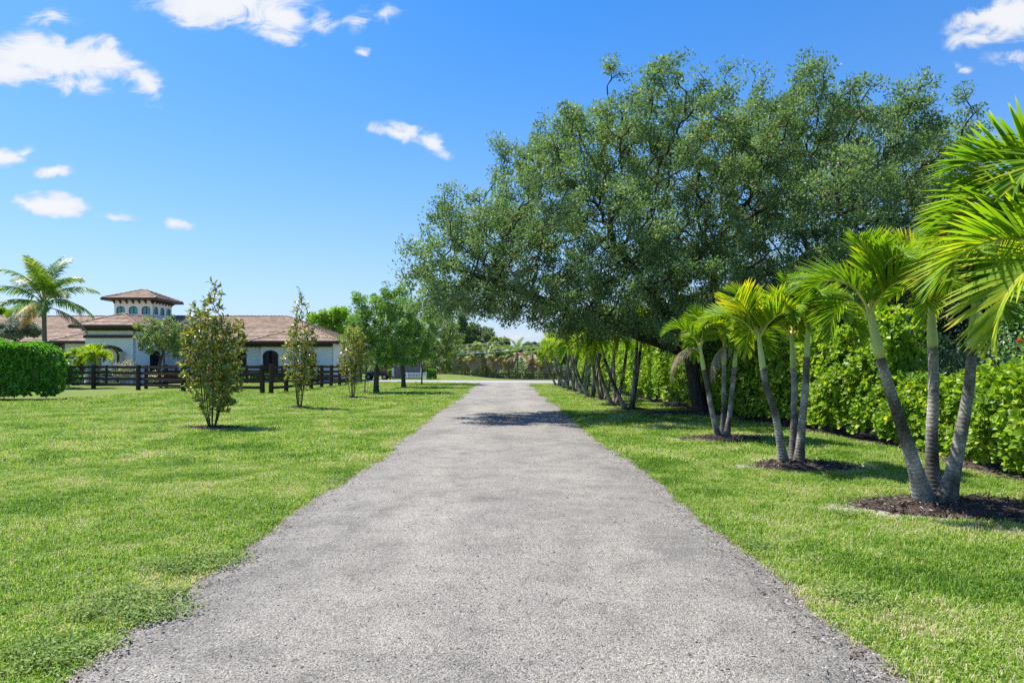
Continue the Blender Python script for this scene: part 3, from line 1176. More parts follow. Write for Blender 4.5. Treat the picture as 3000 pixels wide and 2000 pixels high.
# right end bay
hip_roof(-21.85, -14.28, 58.5, 66.4, 3.535, PITCH)
mb = MB()
arch_wall(mb, -21.15, -15.0, 59.3, .3, 0, 3.37, [(-20.35, 1.22, .5, 2.35, 2.72), (-17.05, 1.22, .5, 2.35, 2.72)])
hpart(mb, 'wall', M['stucco'])
hpart(MB().box((-15.13, 62.6, 1.685), (.3, 5.9, 3.37)), 'wall', M['stucco'])
hpart(MB().box((-21.03, 59.87, 1.685), (.26, .5, 3.37)), 'wall', M['stucco'])
mb = MB()
mb.box((-18.1, 59.22, 3.22), (6.3, .09, .30))
hpart(mb, 'frieze', M['brown_trim'])
# central block behind the porch
hip_roof(-39.0, -27.2, 58.5, 69.6, 3.54, PITCH)
mb = MB()
arch_wall(mb, -38.2, -33.6, 59.25, .3, 0, 3.38, [(-36.4, 1.2, .5, 2.3, 2.7)])
hpart(mb, 'wall', M['stucco'])
mb = MB()
arch_wall(mb, -29.5, -28.0, 59.25, .3, 0, 3.38, [])
hpart(mb, 'wall', M['stucco'])
hpart(MB().box((-38.1, 60.0, 1.69), (.25, .9, 3.38)), 'wall', M['stucco'])
hpart(MB().box((-28.1, 60.0, 1.69), (.25, .9, 3.38)), 'wall', M['stucco'])


def shutters(c, y, w=1.22, z0=.5, zs=2.35, zt=2.72):
    wdw = MB()
    arch_slab(wdw, (c, y + .16), arch_profile(w - .02, z0 + .01, zs, zt - .01), .06)
    wo = hpart(wdw, 'window', M['dark_opening'])
    for s in (-1, 1):
        sh_ = MB()
        for i in range(4):
            x_ = c + s * (.13 + i * .115 + .057)
            top = zs + (zt - zs) * math.sqrt(max(0, 1 - ((x_ - c) / (w / 2)) ** 2)) - .04
            sh_.box((x_, y + .07 + .012 * (i % 2), (z0 + top) / 2), (.105, .05, top - z0))
        sh_.box((c + s * .36, y + .03, z0 + .3), (.44, .03, .1))
        sh_.box((c + s * .36, y + .03, zs - .12), (.44, .03, .1))
        hpart(sh_, 'shutter', M['shutter_wood'], wo)
        hg = MB().box((c + s * (w / 2 + .04), y - .03, zs - .1), (.12, .05, .07))
        hpart(hg, 'hinge', M['dark_metal'], wo)
    fr = MB()
    pr = arch_profile(w + .1, z0, zs, zt + .06)
    pi_ = arch_profile(w - .06, z0, zs, zt - .03)
    k_ = len(pr)
    f_ = np.vstack([np.column_stack((c + pr[:, 0], np.full(k_, y - .04), pr[:, 1])), np.column_stack((c + pi_[:, 0], np.full(k_, y - .04), pi_[:, 1])),
                    np.column_stack((c + pr[:, 0], np.full(k_, y + .02), pr[:, 1])), np.column_stack((c + pi_[:, 0], np.full(k_, y + .05), pi_[:, 1]))])
    q = []
    for i in range(k_ - 1):
        q += [[i, i + 1, k_ + i + 1, k_ + i], [i + 1, i, 2 * k_ + i, 2 * k_ + i + 1], [k_ + i, k_ + i + 1, 3 * k_ + i + 1, 3 * k_ + i]]
    fr.add(f_, q)
    hpart(fr, 'frame', M['dark_metal'], wo)


for c_, y_ in ((-23.4, 60.1), (-26.6, 60.1), (-20.35, 59.3), (-17.05, 59.3), (-44, 60.1), (-49, 60.1), (-36.4, 59.25)):
    shutters(c_, y_)

# porch
hip_roof(-34.25, -28.85, 53.7, 62.5, 4.62, PITCH)
mb = MB()
arch_wall(mb, -33.5, -29.67, 54.5, .35, 0, 4.5, [(-31.85, 2.75, 0, 2.55, 3.1)])
arch_wall(mb, 54.86, 60.6, -29.97, .30, 0, 4.5, [(58.0, 1.9, .0, 2.3, 2.75)], axis='x')
arch_wall(mb, 54.86, 60.6, -33.5, .30, 0, 4.5, [(57.3, 2.2, 0, 2.3, 2.9)], axis='x')
hpart(mb, 'porch_wall', M['stucco'])
mb = MB()
mb.box((-31.6, 54.44, 3.78), (4.0, .12, .24))
mb.box((-29.60, 57.6, 3.777), (.13, 6.2, .24))
mb.box((-31.6, 54.42, 4.36), (4.1, .16, .26))
mb.box((-29.58, 57.6, 4.357), (.17, 6.2, .26))
hpart(mb, 'frieze', M['brown_trim'])
mb = MB()
mb.box((-31.6, 57.9, 4.2), (3.4, 6.0, .1))
hpart(mb, 'porch_ceiling', M['stone_trim'])
mb = MB()
mb.box((-31.6, 60.55, 1.65), (3.5, .12, 3.3))
hpart(mb, 'entrance_door', M['shutter_wood'])
mb = MB()
mb.box((-31.6, 60.46, 2.6), (3.46, .04, .12))
for x_ in (-32.6, -31.6, -30.6):
    mb.box((x_, 60.46, 1.6), (.1, .04, 3.1))
hpart(mb, 'door_frame', M['dark_metal'])
for x_ in (-30.47, -33.22):
    mb = MB()
    mb.lathe([(.24, 0), (.24, .12), (.19, .16), (.175, .3), (.165, 1.4), (.15, 2.3), (.2, 2.36), (.25, 2.5), (.25, 2.55)], (x_, 54.3, 0), 18)
    hpart(mb, 'column', M['stone_trim'], smooth=True)
mb = MB()
arch_slab(mb, (-29.83, 58.0), arch_profile(1.86, .02, 2.3, 2.73), .08, 'x')
hpart(mb, 'side_door', M['dark_opening'])
mb = MB()
a_ = np.linspace(0, 2 * math.pi, 25)
mb.tube(np.column_stack((np.full(25, -29.62), 55.6 + .30 * np.cos(a_), 3.15 + .42 * np.sin(a_))), .07, 6)
mb.box((-29.63, 55.6, 3.15), (.05, .45, .7))
hpart(mb, 'wall_medallion', M['dark_metal'])

# tower
TX0, TX1, TY0, TY1 = -35.45, -31.95, 61.95, 65.45
tow_roof = hip_roof(TX0 - .72, TX1 + .72, TY0 - .72, TY1 + .72, 7.52, PITCH)
mb = MB()
fo = [(TX0 + .58, .80, 6.12, 6.56, 6.84), (TX0 + 1.72, .80, 6.12, 6.56, 6.84), (TX0 + 2.88, .80, 6.12, 6.56, 6.84)]
so = [(TY0 + .6, .80, 6.12, 6.56, 6.84), (TY0 + 1.75, .80, 6.12, 6.56, 6.84), (TY0 + 2.9, .80, 6.12, 6.56, 6.84)]
arch_wall(mb, TX0, TX1, TY0, .22, 3.6, 7.42, fo)
arch_wall(mb, TX0, TX1, TY1 - .22, .22, 3.6, 7.42, fo)
arch_wall(mb, TY0 + .22, TY1 - .22, TX1 - .22, .22, 3.6, 7.42, [(c + 0, w, a, b_, d) for c, w, a, b_, d in so], axis='x')
arch_wall(mb, TY0 + .22, TY1 - .22, TX0, .22, 3.6, 7.42, [(c + 0, w, a, b_, d) for c, w, a, b_, d in so], axis='x')
hpart(mb, 'tower_wall', M['stucco'])
mb = MB()
for x_, y_, sx_, sy_ in (((TX0 + TX1) / 2, TY0 - .04, 3.66, .09), (TX1 + .04, (TY0 + TY1) / 2, .09, 3.5)):
    mb.box((x_, y_, 5.98), (sx_, sy_, .14))
hpart(mb, 'tower_band', M['stone_trim'])


def tower_window(c, axis):
    w = MB()
    pr = arch_profile(.79, 6.125, 6.56, 6.835)
    if axis == 'y':
        arch_slab(w, (c, TY0 + .10), pr, .03)
    else:
        arch_slab(w, (TX1 - .13, c), pr, .03, 'x')
    wo = hpart(w, 'tower_window', M['tower_glass'])
    fr = MB()
    pin = arch_profile(.66, 6.19, 6.56, 6.77)
    k_ = len(pr)
    q = [[i, (i + 1) % k_, k_ + (i + 1) % k_, k_ + i] for i in range(k_)]
    if axis == 'y':
        fr.add(np.vstack([np.column_stack((c + pr[:, 0], np.full(k_, TY0 + .06), pr[:, 1])), np.column_stack((c + pin[:, 0], np.full(k_, TY0 + .085), pin[:, 1]))]), q)
        fr.box((c, TY0 + .08, 6.45), (.045, .03, .6))
    else:
        fr.add(np.vstack([np.column_stack((np.full(k_, TX1 - .06), c + pr[:, 0], pr[:, 1])), np.column_stack((np.full(k_, TX1 - .085), c + pin[:, 0], pin[:, 1]))]), q)
    hpart(fr, 'frame', M['dark_metal'], wo)


for o_ in fo:
    tower_window(o_[0], 'y')
for o_ in so:
    tower_window(o_[0], 'x')


def bracket(a, b_, c):
    """Timber bracket: against the wall at a, out to b_, c below."""
    a, b_ = np.asarray(a, float), np.asarray(b_, float)
    s = unit(np.cross(b_ - a, (0, 0, 1))) * .05
    lo = a - np.array([0, 0, c])
    mid_ = a + (b_ - a) * .35 - np.array([0, 0, c * .55])
    v_ = [a - s, b_ - s, mid_ - s, lo - s, a + s, b_ + s, mid_ + s, lo + s]
    m_ = MB().add(v_, [[0, 1, 2, 3], [7, 6, 5, 4], [0, 4, 5, 1], [1, 5, 6, 2], [2, 6, 7, 3], [3, 7, 4, 0]])
    hpart(m_, 'bracket', M['brown_trim'], tow_roof)


for i in range(7):
    x_ = TX0 + .03 + i * (TX1 - TX0 - .06) / 6
    bracket((x_, TY0 - .005, 7.36), (x_, TY0 - .5, 7.36), .32)
    y_ = TY0 + .03 + i * (TY1 - TY0 - .06) / 6
    bracket((TX1 + .005, y_, 7.36), (TX1 + .5, y_, 7.36), .32)

# ------------------------------------------------------------------ board fences
def board_fence(pts, label, spacing=2.44, height=1.5, rails=(.30, .66, 1.02, 1.38), post=.22, group=None, mat='fence_wood', rail_h=.15, side=-1, post_at=None, nm='board_fence'):
    pts = np.asarray(pts, float)
    seg = np.linalg.norm(np.diff(pts[:, :2], axis=0), axis=1)
    s = np.concatenate([[0], np.cumsum(seg)])
    if post_at is None:
        k_ = max(1, int(round(s[-1] / spacing)))
        post_at = np.linspace(0, s[-1], k_ + 1)
    xs, ys = np.interp(post_at, s, pts[:, 0]), np.interp(post_at, s, pts[:, 1])
    zs = ground_z(xs, ys)
    base = np.array([xs[0], ys[0], zs[0]])
    root = thing(nm, base, label, 'fence', group)
    r_ = np.random.default_rng(int(abs(pts).sum() * 10))
    for x_, y_, z_ in zip(xs, ys, zs):
        m_ = MB()
        jj = r_.normal(size=2) * .012
        hh = height * r_.uniform(1.0, 1.045)
        m_.tube([(x_, y_, z_ - .1), (x_ + jj[0] * .5, y_ + jj[1] * .5, z_ + hh * .5), (x_ + jj[0], y_ + jj[1], z_ + hh - .015), (x_ + jj[0], y_ + jj[1], z_ + hh)],
                [post * .52, post * .5, post * .49, post * .42], 9)
        m_.build('post', M[mat], root, base)
    for i in range(len(xs) - 1):
        a = np.array([xs[i], ys[i], zs[i]])
        b_ = np.array([xs[i + 1], ys[i + 1], zs[i + 1]])
        t_ = unit(b_ - a)
        off = np.cross(t_, (0, 0, 1)) * side * (post * .5 + .012)
        for h_ in rails:
            j0, j1 = r_.normal(size=2) * .010
            m_ = MB().beam(a + off + (0, 0, h_ * height / 1.5 + j0) + t_ * .004, b_ + off + (0, 0, h_ * height / 1.5 + j1) - t_ * .004, .035, rail_h)
            m_.build('rail', M[mat], root, base)
    return root


fA, fB = G(180, 1136.5), np.array([-12.75, 35.9, 0])
p274, p405, p537 = G(274, 1139), G(405, 1142.5), G(537, 1147.5)
line = np.array([(-30.1, 45.1, 0), p274, p405, p537, (-15.3, 37.0, 0), fB])
sl = np.concatenate([[0], np.cumsum(np.linalg.norm(np.diff(line, axis=0), axis=1))])
board_fence(line, 'dark brown board fence crossing the lawn in front of the porch', post_at=sl, post=.26, height=1.5)
board_fence([(-12.25, 35.75, 0), (-12.3, 58.2, 0)], 'dark brown board fence running away from the fence corner toward the road', post=.24, side=1)
board_fence([(-22.6, 43.0, 0), (-22.6, 56.0, 0)], 'dark brown board fence dividing the paddock in front of the house', post=.22)
board_fence([(-42, 56.9, 0), (-12.6, 56.6, 0)], 'dark brown board fence along the hedge close to the house wall', post=.20, spacing=3.0, height=1.45)
board_fence([(-7.5, 97.5, 0), (13.0, 100.0, 0)], 'weathered three rail fence beyond the cross road below the sabal palms', spacing=2.25, height=1.08,
            rails=(.35, .85, 1.38), post=.2, mat='far_fence_wood', rail_h=.13)

# low fence seen over the low hedge
root = thing('capped_fence', (9.2, 14.6, 0), 'brown panel fence with white cap rail behind the low hedge', 'fence')
for i in range(3):
    MB().box((9.2 + i * 1.25, 14.6, .63), (.13, .13, 1.26)).build('post', M['fence_wood'], root, (9.2, 14.6, 0))
    MB().box((9.2 + i * 1.25, 14.6, 1.285), (.17, .17, .06)).build('post_cap', M['white_paint'], root, (9.2, 14.6, 0))
for i in range(2):
    MB().box((9.825 + i * 1.25, 14.6, 1.17), (1.10, .07, .05)).build('cap_rail', M['white_paint'], root, (9.2, 14.6, 0))
    for j in range(7):
        MB().box((9.37 + i * 1.25 + j * .152, 14.6, .62), (.14, .03 + .006 * (j % 2), 1.02)).build('board', M['brown_panel'], root, (9.2, 14.6, 0))

# ------------------------------------------------------------------ palms
def frond_mesh(name, L, th0, th1, nl, lmax, lw, vlift=.35, droop=.5, curl=1.25, seed=0, dead=False, mats=None, start=.16, fwd0=1.05, fwd1=.45, rach=.016, ragged=0.0):
    """A feather frond arching out along +X: curved rachis and two ranks of leaflets."""
    r_ = np.random.default_rng(seed)
    k_ = 22
    s = np.linspace(0, 1, k_)
    th = np.radians(th0 + (th1 - th0) * s ** curl)
    dx, dz = np.cos(th) * L / (k_ - 1), np.sin(th) * L / (k_ - 1)
    px_ = np.concatenate([[0], np.cumsum(dx[:-1])])
    pz_ = np.concatenate([[0], np.cumsum(dz[:-1])])
    pts = np.column_stack((px_, .03 * L * np.sin(s * 2.2 + seed) * s, pz_))
    mb = MB()
    mb.tube(pts, rach * (1.25 - s * 1.1), 6, .6, 1)
    ts = np.linspace(start, .995, nl)
    for side in (-1, 1):
        t_ = np.clip(ts + r_.normal(size=nl) * .004, start, 1)
        base = np.column_stack([np.interp(t_, s, pts[:, i]) for i in range(3)])
        ang = np.interp(t_, s, th)
        T = np.column_stack((np.cos(ang), 0 * ang, np.sin(ang)))
        N = np.column_stack((-np.sin(ang), 0 * ang, np.cos(ang)))
        B = np.tile([0, side, 0], (nl, 1)).astype(float)
        q = (t_ - start) / (1 - start)
        ll = lmax * (.50 + .50 * np.sin(math.pi * np.clip(q * .85 + .12, 0, 1)) ** .8) * (1 - .45 * q ** 3) * r_.uniform(.9, 1.06, nl)
        fa = fwd0 + (fwd1 - fwd0) * q + r_.normal(size=nl) * .06      # angle off the rachis
        vl = vlift + r_.normal(size=nl) * .08
        d = unit(np.cos(fa)[:, None] * T + np.sin(fa)[:, None] * unit(B + N * vl[:, None]))
        g = np.array([0, 0, -1.0])
        rows = []
        segs = np.array([0, .3, .62, .86, 1.0])
        wid = np.array([.55, 1.0, .85, .45, .03]) * lw
        dr = droop * r_.uniform(.75, 1.3, nl)
        if ragged:
            dr = dr + ragged * r_.random(nl) ** 3 * 3
        p = base.copy()
        wdir = unit(np.cross(d, np.cross(T, d)) * .25 + T * .9)
        for i in range(5):
            if i:
                dd = unit(d + g * (dr * segs[i] ** 1.4)[:, None])
                p = p + dd * (ll * (segs[i] - segs[i - 1]))[:, None]
            rows.append(p - wdir * wid[i] / 2)
            rows.append(p + wdir * wid[i] / 2)
        v_ = np.stack(rows, 1)
        b0 = np.arange(nl)[:, None] * 10
        f_ = np.concatenate([b0 + np.array([[2 * i, 2 * i + 1, 2 * i + 3, 2 * i + 2]]) for i in range(4)])
        col = np.clip(.5 + r_.normal(size=nl) * .2, 0, 1)
        tipc = np.array([0, 0, 0, 0, .02, .02, .12, .12, .35, .35])
        mb.add(v_.reshape(-1, 3), f_, np.clip(col[:, None] * .75 + tipc[None], 0, 1).ravel(), 0)
    return mb.mesh(name, mats, smooth=False)


PM = [M['palm_leaf'], M['rachis']]
ADO = []
for i, (a0, a1, L_, dr_, cu_) in enumerate([(84, 20, .92, .15, 1.6), (76, -30, 1.02, .18, 1.35), (68, -70, 1.08, .22, 1.25), (60, -95, 1.08, .28, 1.15), (50, -108, 1.05, .34, 1.05), (36, -112, 1.0, .42, .95), (72, -55, 1.05, .2, 1.3), (56, -100, 1.08, .26, 1.1)]):
    ADO.append(frond_mesh('frond', L_, a0, a1, 66, .46, .032, .75, dr_, cu_, 20 + i, mats=PM, ragged=.16, rach=.013))
ADO_DEAD = frond_mesh('dead_frond', 1.0, 25, -110, 34, .42, .016, .0, 2.2, .8, 77, mats=[M['dead_leaf'], M['dead_leaf']], ragged=.8)
# lighter meshes for the far row
ADO_FAR = []
for i, (a0, a1, L_, dr_, cu_) in enumerate([(80, -10, 1.0, .18, 1.45), (68, -65, 1.1, .25, 1.25), (56, -95, 1.1, .32, 1.1), (40, -108, 1.05, .45, 1.0)]):
    ADO_FAR.append(frond_mesh('frond', L_, a0, a1, 34, .46, .046, .65, dr_, cu_, 40 + i, mats=PM))


def palm_stem(root, origin, pts, r0, r1, bulge, shaft_len, shaft_r, rings=.045, far=False, lean_shaft=None):
    """Ringed grey trunk; returns the trunk part, crown point and axis."""
    pts = resample(pts, rings if not far else .16)
    k_ = len(pts)
    t_ = np.linspace(0, 1, k_)
    s_len = np.linalg.norm(pts[-1] - pts[0])
    base_r = r0 + (r1 - r0) * t_ ** .8
    base_r += bulge * np.exp(-(t_ / .13) ** 1.3)
    if far:
        mb = MB().tube(pts, base_r, 9, .5)
    else:
        P2, R2, C2 = [], [], []
        r_ = np.random.default_rng(int(abs(pts[-1]).sum() * 1000))
        for i in range(k_ - 1):
            a, b_ = pts[i], pts[i + 1]
            w = r_.uniform(.75, 1.25)
            for q, dr, c in ((.04, -.016, .0), (.22, .0, .45), (.8, .006 * w, .6), (.97, .010 * w, .9)):
                P2.append(a + (b_ - a) * q)
                R2.append((base_r[i] * (1 - q) + base_r[i + 1] * q) * (1 + dr * 1.8))
                C2.append(c)
        mb = MB().tube(P2, R2, 18, C2)
    tr = mb.build('trunk', M['palm_trunk'], root, origin, smooth=True)
    ax = unit(pts[-1] - pts[-2])
    ax = unit(ax * .8 + np.array([0, 0, .3]))
    top = pts[-1] + ax * shaft_len
    q = np.linspace(0, 1, 9)
    prof = shaft_r * np.array([1.0, 1.08, 1.05, .98, .9, .82, .74, .68, .6])
    sp = pts[-1][None] - ax * .02 + (ax * (shaft_len + .06))[None] * q[:, None]
    MB().tube(sp, prof, 14 if not far else 8).build('crownshaft', M['crownshaft'], tr, origin, smooth=True)
    return tr, top, ax


def put_frond(tr, origin, me, pos, az, tilt=0.0, roll=0.0, scale=1.0, name='frond'):
    o = link(name, me, tr, np.asarray(pos) - origin, (roll, tilt, az), scale)
    return o


def crown(tr, origin, top, rr_, n_, meshes, az0, scale=1.0, jitter=.25, skip=None):
    """Fronds in a spiral: young upright ones first, old arching ones last."""
    for i in range(n_):
        az = az0 + i * 2.39996 + rr_.normal() * jitter
        k_ = min(len(meshes) - 1, int(i / n_ * len(meshes)))
        put_frond(tr, origin, meshes[k_], top + np.array([0, 0, -.02 - .012 * i]), az, rr_.normal() * .06, rr_.normal() * .18, scale * rr_.uniform(.92, 1.06))


def near_clump(base, stems, label, seed, explicit=None):
    rr_ = np.random.default_rng(seed)
    base = np.asarray(base, float)
    root = thing('palm_clump', base, label, 'palm', 'three-stemmed palms along the drive')
    for i, st in enumerate(stems):
        tr, top, ax = palm_stem(root, base, st['pts'], st.get('r0', .105), st.get('r1', .068), st.get('bulge', .055), st.get('shaft', .52), st.get('sr', .062))
        n_ = st.get('n', 9)
        for (k_, az, sc_) in st.get('fronds', []):
            put_frond(tr, base, ADO[k_], top + np.array([0, 0, -.04]), az, rr_.normal() * .04, rr_.normal() * .12, sc_)
        if 'fronds' in st:
            continue
        order = [0, 1, 6, 1, 2, 6, 2, 3, 7]
        for j in range(n_):
            az = st.get('az', rr_.uniform(0, 6.28)) + j * 2.39996 + rr_.normal() * .2
            if 'keep' in st and not st['keep'](az % 6.2832):
                continue
            put_frond(tr, base, ADO[order[j % len(order)]], top + np.array([0, 0, -.03 - .012 * j]), az, rr_.normal() * .05, rr_.normal() * .2, st.get('sc', 1.0) * rr_.uniform(.9, 1.05))
        for (az, sc_) in st.get('dead', []):
            put_frond(tr, base, ADO_DEAD, top + np.array([0, 0, -.1]), az, 0, 0, sc_, 'dead_frond')
    return root


def mulch(cx, cy, ra, rb, h, chips, seed, z0=0.0, label='dark wood chip mulch', loc=None):
    r_ = np.random.default_rng(seed)
    mb = MB()
    na, nr = 40, 9
    vs = []
    ph = r_.uniform(0, 6.28, 4)
    for i in range(nr + 1):
        q = i / nr
        for j in range(na):
            a = j / na * 2 * math.pi
            wv = 1 + .10 * math.sin(2 * a + ph[0]) + .07 * math.sin(3 * a + ph[1]) + .05 * math.sin(7 * a + ph[2]) + .03 * math.sin(13 * a + ph[3])
            z = h * (1 - q ** 1.7) + r_.normal() * .012 * (1 - q ** 4)
            vs.append((cx + ra * q * wv * math.cos(a), cy + rb * q * wv * math.sin(a), z0 + (z + .004 if i < nr else -.03)))
    i_ = np.arange(nr)[:, None] * na
    j_ = np.arange(na)[None]
    f_ = np.stack([i_ + j_, i_ + na + j_, i_ + na + (j_ + 1) % na, i_ + (j_ + 1) % na], -1).reshape(-1, 4)
    mb.add(vs, f_, .38)
    if chips:
        q = r_.random(chips) ** .5 * 1.05
        a = r_.uniform(0, 6.28, chips)
        wv = 1 + .10 * np.sin(2 * a + ph[0]) + .07 * np.sin(3 * a + ph[1]) + .05 * np.sin(7 * a + ph[2])
        pos = np.column_stack((cx + ra * q * wv * np.cos(a), cy + rb * q * wv * np.sin(a), z0 + h * np.clip(1 - q ** 1.7, 0, 1) + .008 + r_.random(chips) * .02))
        d = unit(np.column_stack((r_.normal(size=chips), r_.normal(size=chips), r_.normal(size=chips) * .35)))
        nr_ = unit(rand_unit(chips, r_) * .6 + np.array([0, 0, 1]))
        mb.add(*leaf_geo(pos, d, nr_, r_.uniform(.03, .10, chips), r_.uniform(.008, .022, chips), .15, 'oval', r_.random(chips)))
    o = mb.build('mulch', M['mulch'], smooth=False)
    return tag(o, label, 'mulch', kind='stuff')


def stem_px(b, mid_, t, Zb, Zt):
    """Stem through photo pixels: base, middle, top of the grey trunk."""
    Zm = (Zb * .6 + Zt * .4)
    p0 = P(*b, Zb)
    return [p0, P(*mid_, Zm), P(*t, Zt)]


# A: nearest clump in the frame
ZA = 7.2
A = np.array([4.58, ZA, 0])
near_clump(A, [
    dict(pts=[P(2712, 1478, 7.15) * [1, 1, 0] + [0, 0, .03], P(2668, 1330, 7.12), P(2610, 1150, 7.08), P(2577, 1042, 7.05)], r0=.078, r1=.047, bulge=.052, shaft=.50, sr=.050, az=3.6, n=8, sc=1.0),
    dict(pts=[P(2735, 1440, 7.5) * [1, 1, 0] + [0, 0, .03], P(2730, 1290, 7.5), P(2736, 1120, 7.5), P(2732, 1015, 7.52)], r0=.070, r1=.050, bulge=.045, shaft=.45, sr=.050, az=2.8, n=8, sc=1.0),
    dict(pts=[P(2768, 1488, 7.1) * [1, 1, 0] + [0, 0, .03], P(2800, 1345, 7.1), P(2835, 1160, 7.1), P(2849, 1016, 7.1)], r0=.076, r1=.046, bulge=.05, shaft=.50, sr=.050, az=.5, n=8, sc=1.0)],
    'palm clump with three leaning grey stems in the mulch ring closest to the viewer', 11)
# 0: its neighbour outside the frame, whose fronds hang into the upper right corner
Zn = 4.35
Bn = np.array([4.35, Zn, 0])
near_clump(Bn, [
    dict(pts=[(4.28, Zn, 0), (4.2, Zn + .05, .7), (4.08, Zn + .1, 1.42)], r0=.08, r1=.055, bulge=.05, shaft=.5, sr=.052,
         fronds=[(2, 3.0, 1.3), (1, 2.55, 1.28), (3, 3.35, 1.25), (6, 2.1, 1.25), (0, 1.0, 1.2), (1, 4.2, 1.2), (3, 5.2, 1.2), (2, .3, 1.2)]),
    dict(pts=[(4.42, Zn + .15, 0), (4.42, Zn + .25, .9), (4.3, Zn + .38, 1.85)], r0=.08, r1=.055, bulge=.05, shaft=.5, sr=.052,
         fronds=[(1, 3.05, 1.35), (2, 2.7, 1.3), (6, 3.5, 1.3), (3, 2.3, 1.25), (0, .5, 1.2), (1, 1.4, 1.2), (2, 4.6, 1.2), (3, 5.6, 1.2)]),
    dict(pts=[(4.45, Zn - .1, 0), (4.65, Zn - .2, .8), (4.8, Zn - .3, 1.7)], r0=.08, r1=.055, bulge=.05, shaft=.5, sr=.052, az=1.0, n=7)],
    'palm whose long green fronds hang in from the upper right picture edge', 12)
# B
B0 = np.array([4.28, 10.1, 0])
near_clump(B0, [
    dict(pts=[P(2297, 1352, 10.05) * [1, 1, 0] + [0, 0, .03], P(2272, 1215, 10.0), P(2245, 1130, 10.0), P(2235, 1078, 10.0)], r0=.060, r1=.044, bulge=.036, shaft=.5, sr=.042, az=3.3, n=8),
    dict(pts=[P(2322, 1335, 10.3) * [1, 1, 0] + [0, 0, .03], P(2326, 1210, 10.3), P(2327, 1130, 10.3), P(2324, 1078, 10.3)], r0=.054, r1=.042, bulge=.03, shaft=.52, sr=.040, az=4.2, n=8),
    dict(pts=[P(2340, 1358, 10.0) * [1, 1, 0] + [0, 0, .03], P(2350, 1240, 10.0), P(2360, 1130, 10.0), P(2364, 1046, 10.0)], r0=.062, r1=.045, bulge=.034, shaft=.45, sr=.042, az=1.9, n=8)],
    'palm clump with three stems standing second from the viewer', 13)
# C
C0 = np.array([4.33, 13.8, 0])
near_clump(C0, [
    dict(pts=[P(2105, 1284, 13.7) * [1, 1, 0] + [0, 0, .03], P(2085, 1200, 13.7), P(2072, 1130, 13.7), P(2062, 1083, 13.7)], r0=.056, r1=.044, bulge=.028, shaft=.5, sr=.042, az=3.5, n=8, dead=[(2.7, 1.0)]),
    dict(pts=[P(2117, 1277, 14.1) * [1, 1, 0] + [0, 0, .03], P(2120, 1190, 14.1), P(2121, 1120, 14.1), P(2121, 1068, 14.1)], r0=.052, r1=.042, bulge=.025, shaft=.5, sr=.042, az=.2, n=8),
    dict(pts=[P(2128, 1285, 13.65) * [1, 1, 0] + [0, 0, .03], P(2138, 1210, 13.65), P(2146, 1130, 13.65), P(2152, 1075, 13.65)], r0=.056, r1=.044, bulge=.028, shaft=.5, sr=.042, az=2.6, n=8, dead=[(3.5, 1.05)])],
    'palm clump with dry grey hanging fronds in front of the oak trunk', 14)
mulch(4.74, 7.1, 1.02, .60, .10, 1700, 1, label='mound of dark mulch under the nearest palm clump')
mulch(4.35, 4.3, .9, .7, .08, 300, 5, label='mulch under the palm at the picture edge')
mulch(4.38, 10.05, .74, .50, .09, 900, 2, label='mound of dark mulch under the second palm clump')
mulch(4.42, 13.75, .95, .55, .08, 700, 3, label='mound of dark mulch under the palm clump before the oak')

# far row of clumps: three lean patterns, copied along the drive
ROWZ = [22.9, 25.7, 28.6, 31.3, 34.4, 37.3, 40.3, 43.4, 46.6, 49.8]
ROWX = [4.20, 4.15, 4.12, 3.98, 4.0, 3.95, 3.95, 3.9, 3.9, 3.87]
ORD = ['first', 'second', 'third', 'fourth', 'fifth', 'sixth', 'seventh', 'eighth', 'ninth', 'last']


def far_clump(seed, lean):
    rr_ = np.random.default_rng(seed)
    root = thing('palm_clump', (0, 0, 0), 'far palm clump', 'palm', 'three-stemmed palms along the drive')
    for (lx, ly, hh) in lean:
        d = np.array([lx, ly])
        b = d * .16
        pts = [(b[0], b[1], 0), (b[0] + lx * .45, b[1] + ly * .45, hh * .45), (b[0] + lx * .85, b[1] + ly * .85, hh)]
        tr, top, ax = palm_stem(root, np.zeros(3), pts, .072, .05, .035, .5, .046, far=True)
        for j in range(8):
            put_frond(tr, np.zeros(3), ADO_FAR[(0, 1, 1, 0, 2, 1, 2, 3)[j]], top + np.array([0, 0, -.03 - .012 * j]), rr_.uniform(0, 6.28), rr_.normal() * .06, rr_.normal() * .2, rr_.uniform(.95, 1.12))
    return root


PROTO = [far_clump(31, [(-.85, -.1, 1.75), (.35, .25, 2.0), (.2, -.3, 2.1)]),
         far_clump(32, [(-.75, .1, 2.0), (.05, .4, 1.9), (.42, -.1, 2.15)]),
         far_clump(33, [(-.6, -.25, 2.15), (-.15, .4, 2.1), (.5, .1, 2.0)])]
used = set()
for i, (z_, x_) in enumerate(zip(ROWZ, ROWX)):
    k_ = i % 3
    o = PROTO[k_] if k_ not in used else copy_tree(PROTO[k_])
    used.add(k_)
    o.location = (x_, z_, 0)
    o.rotation_euler = (0, 0, random.uniform(-.35, .35))
    o.scale = (1, 1, random.uniform(.97, 1.08))
    o['label'] = ('%s palm clump beyond the oak in the row beside the drive' % ORD[i]) if i < 9 else 'last palm clump of the row, next to the cross road'
    mulch(x_ + .05, z_, .85, .5, .07, 120 if i < 5 else 0, 40 + i, label='mulch under the %s palm clump beyond the oak' % ORD[i])

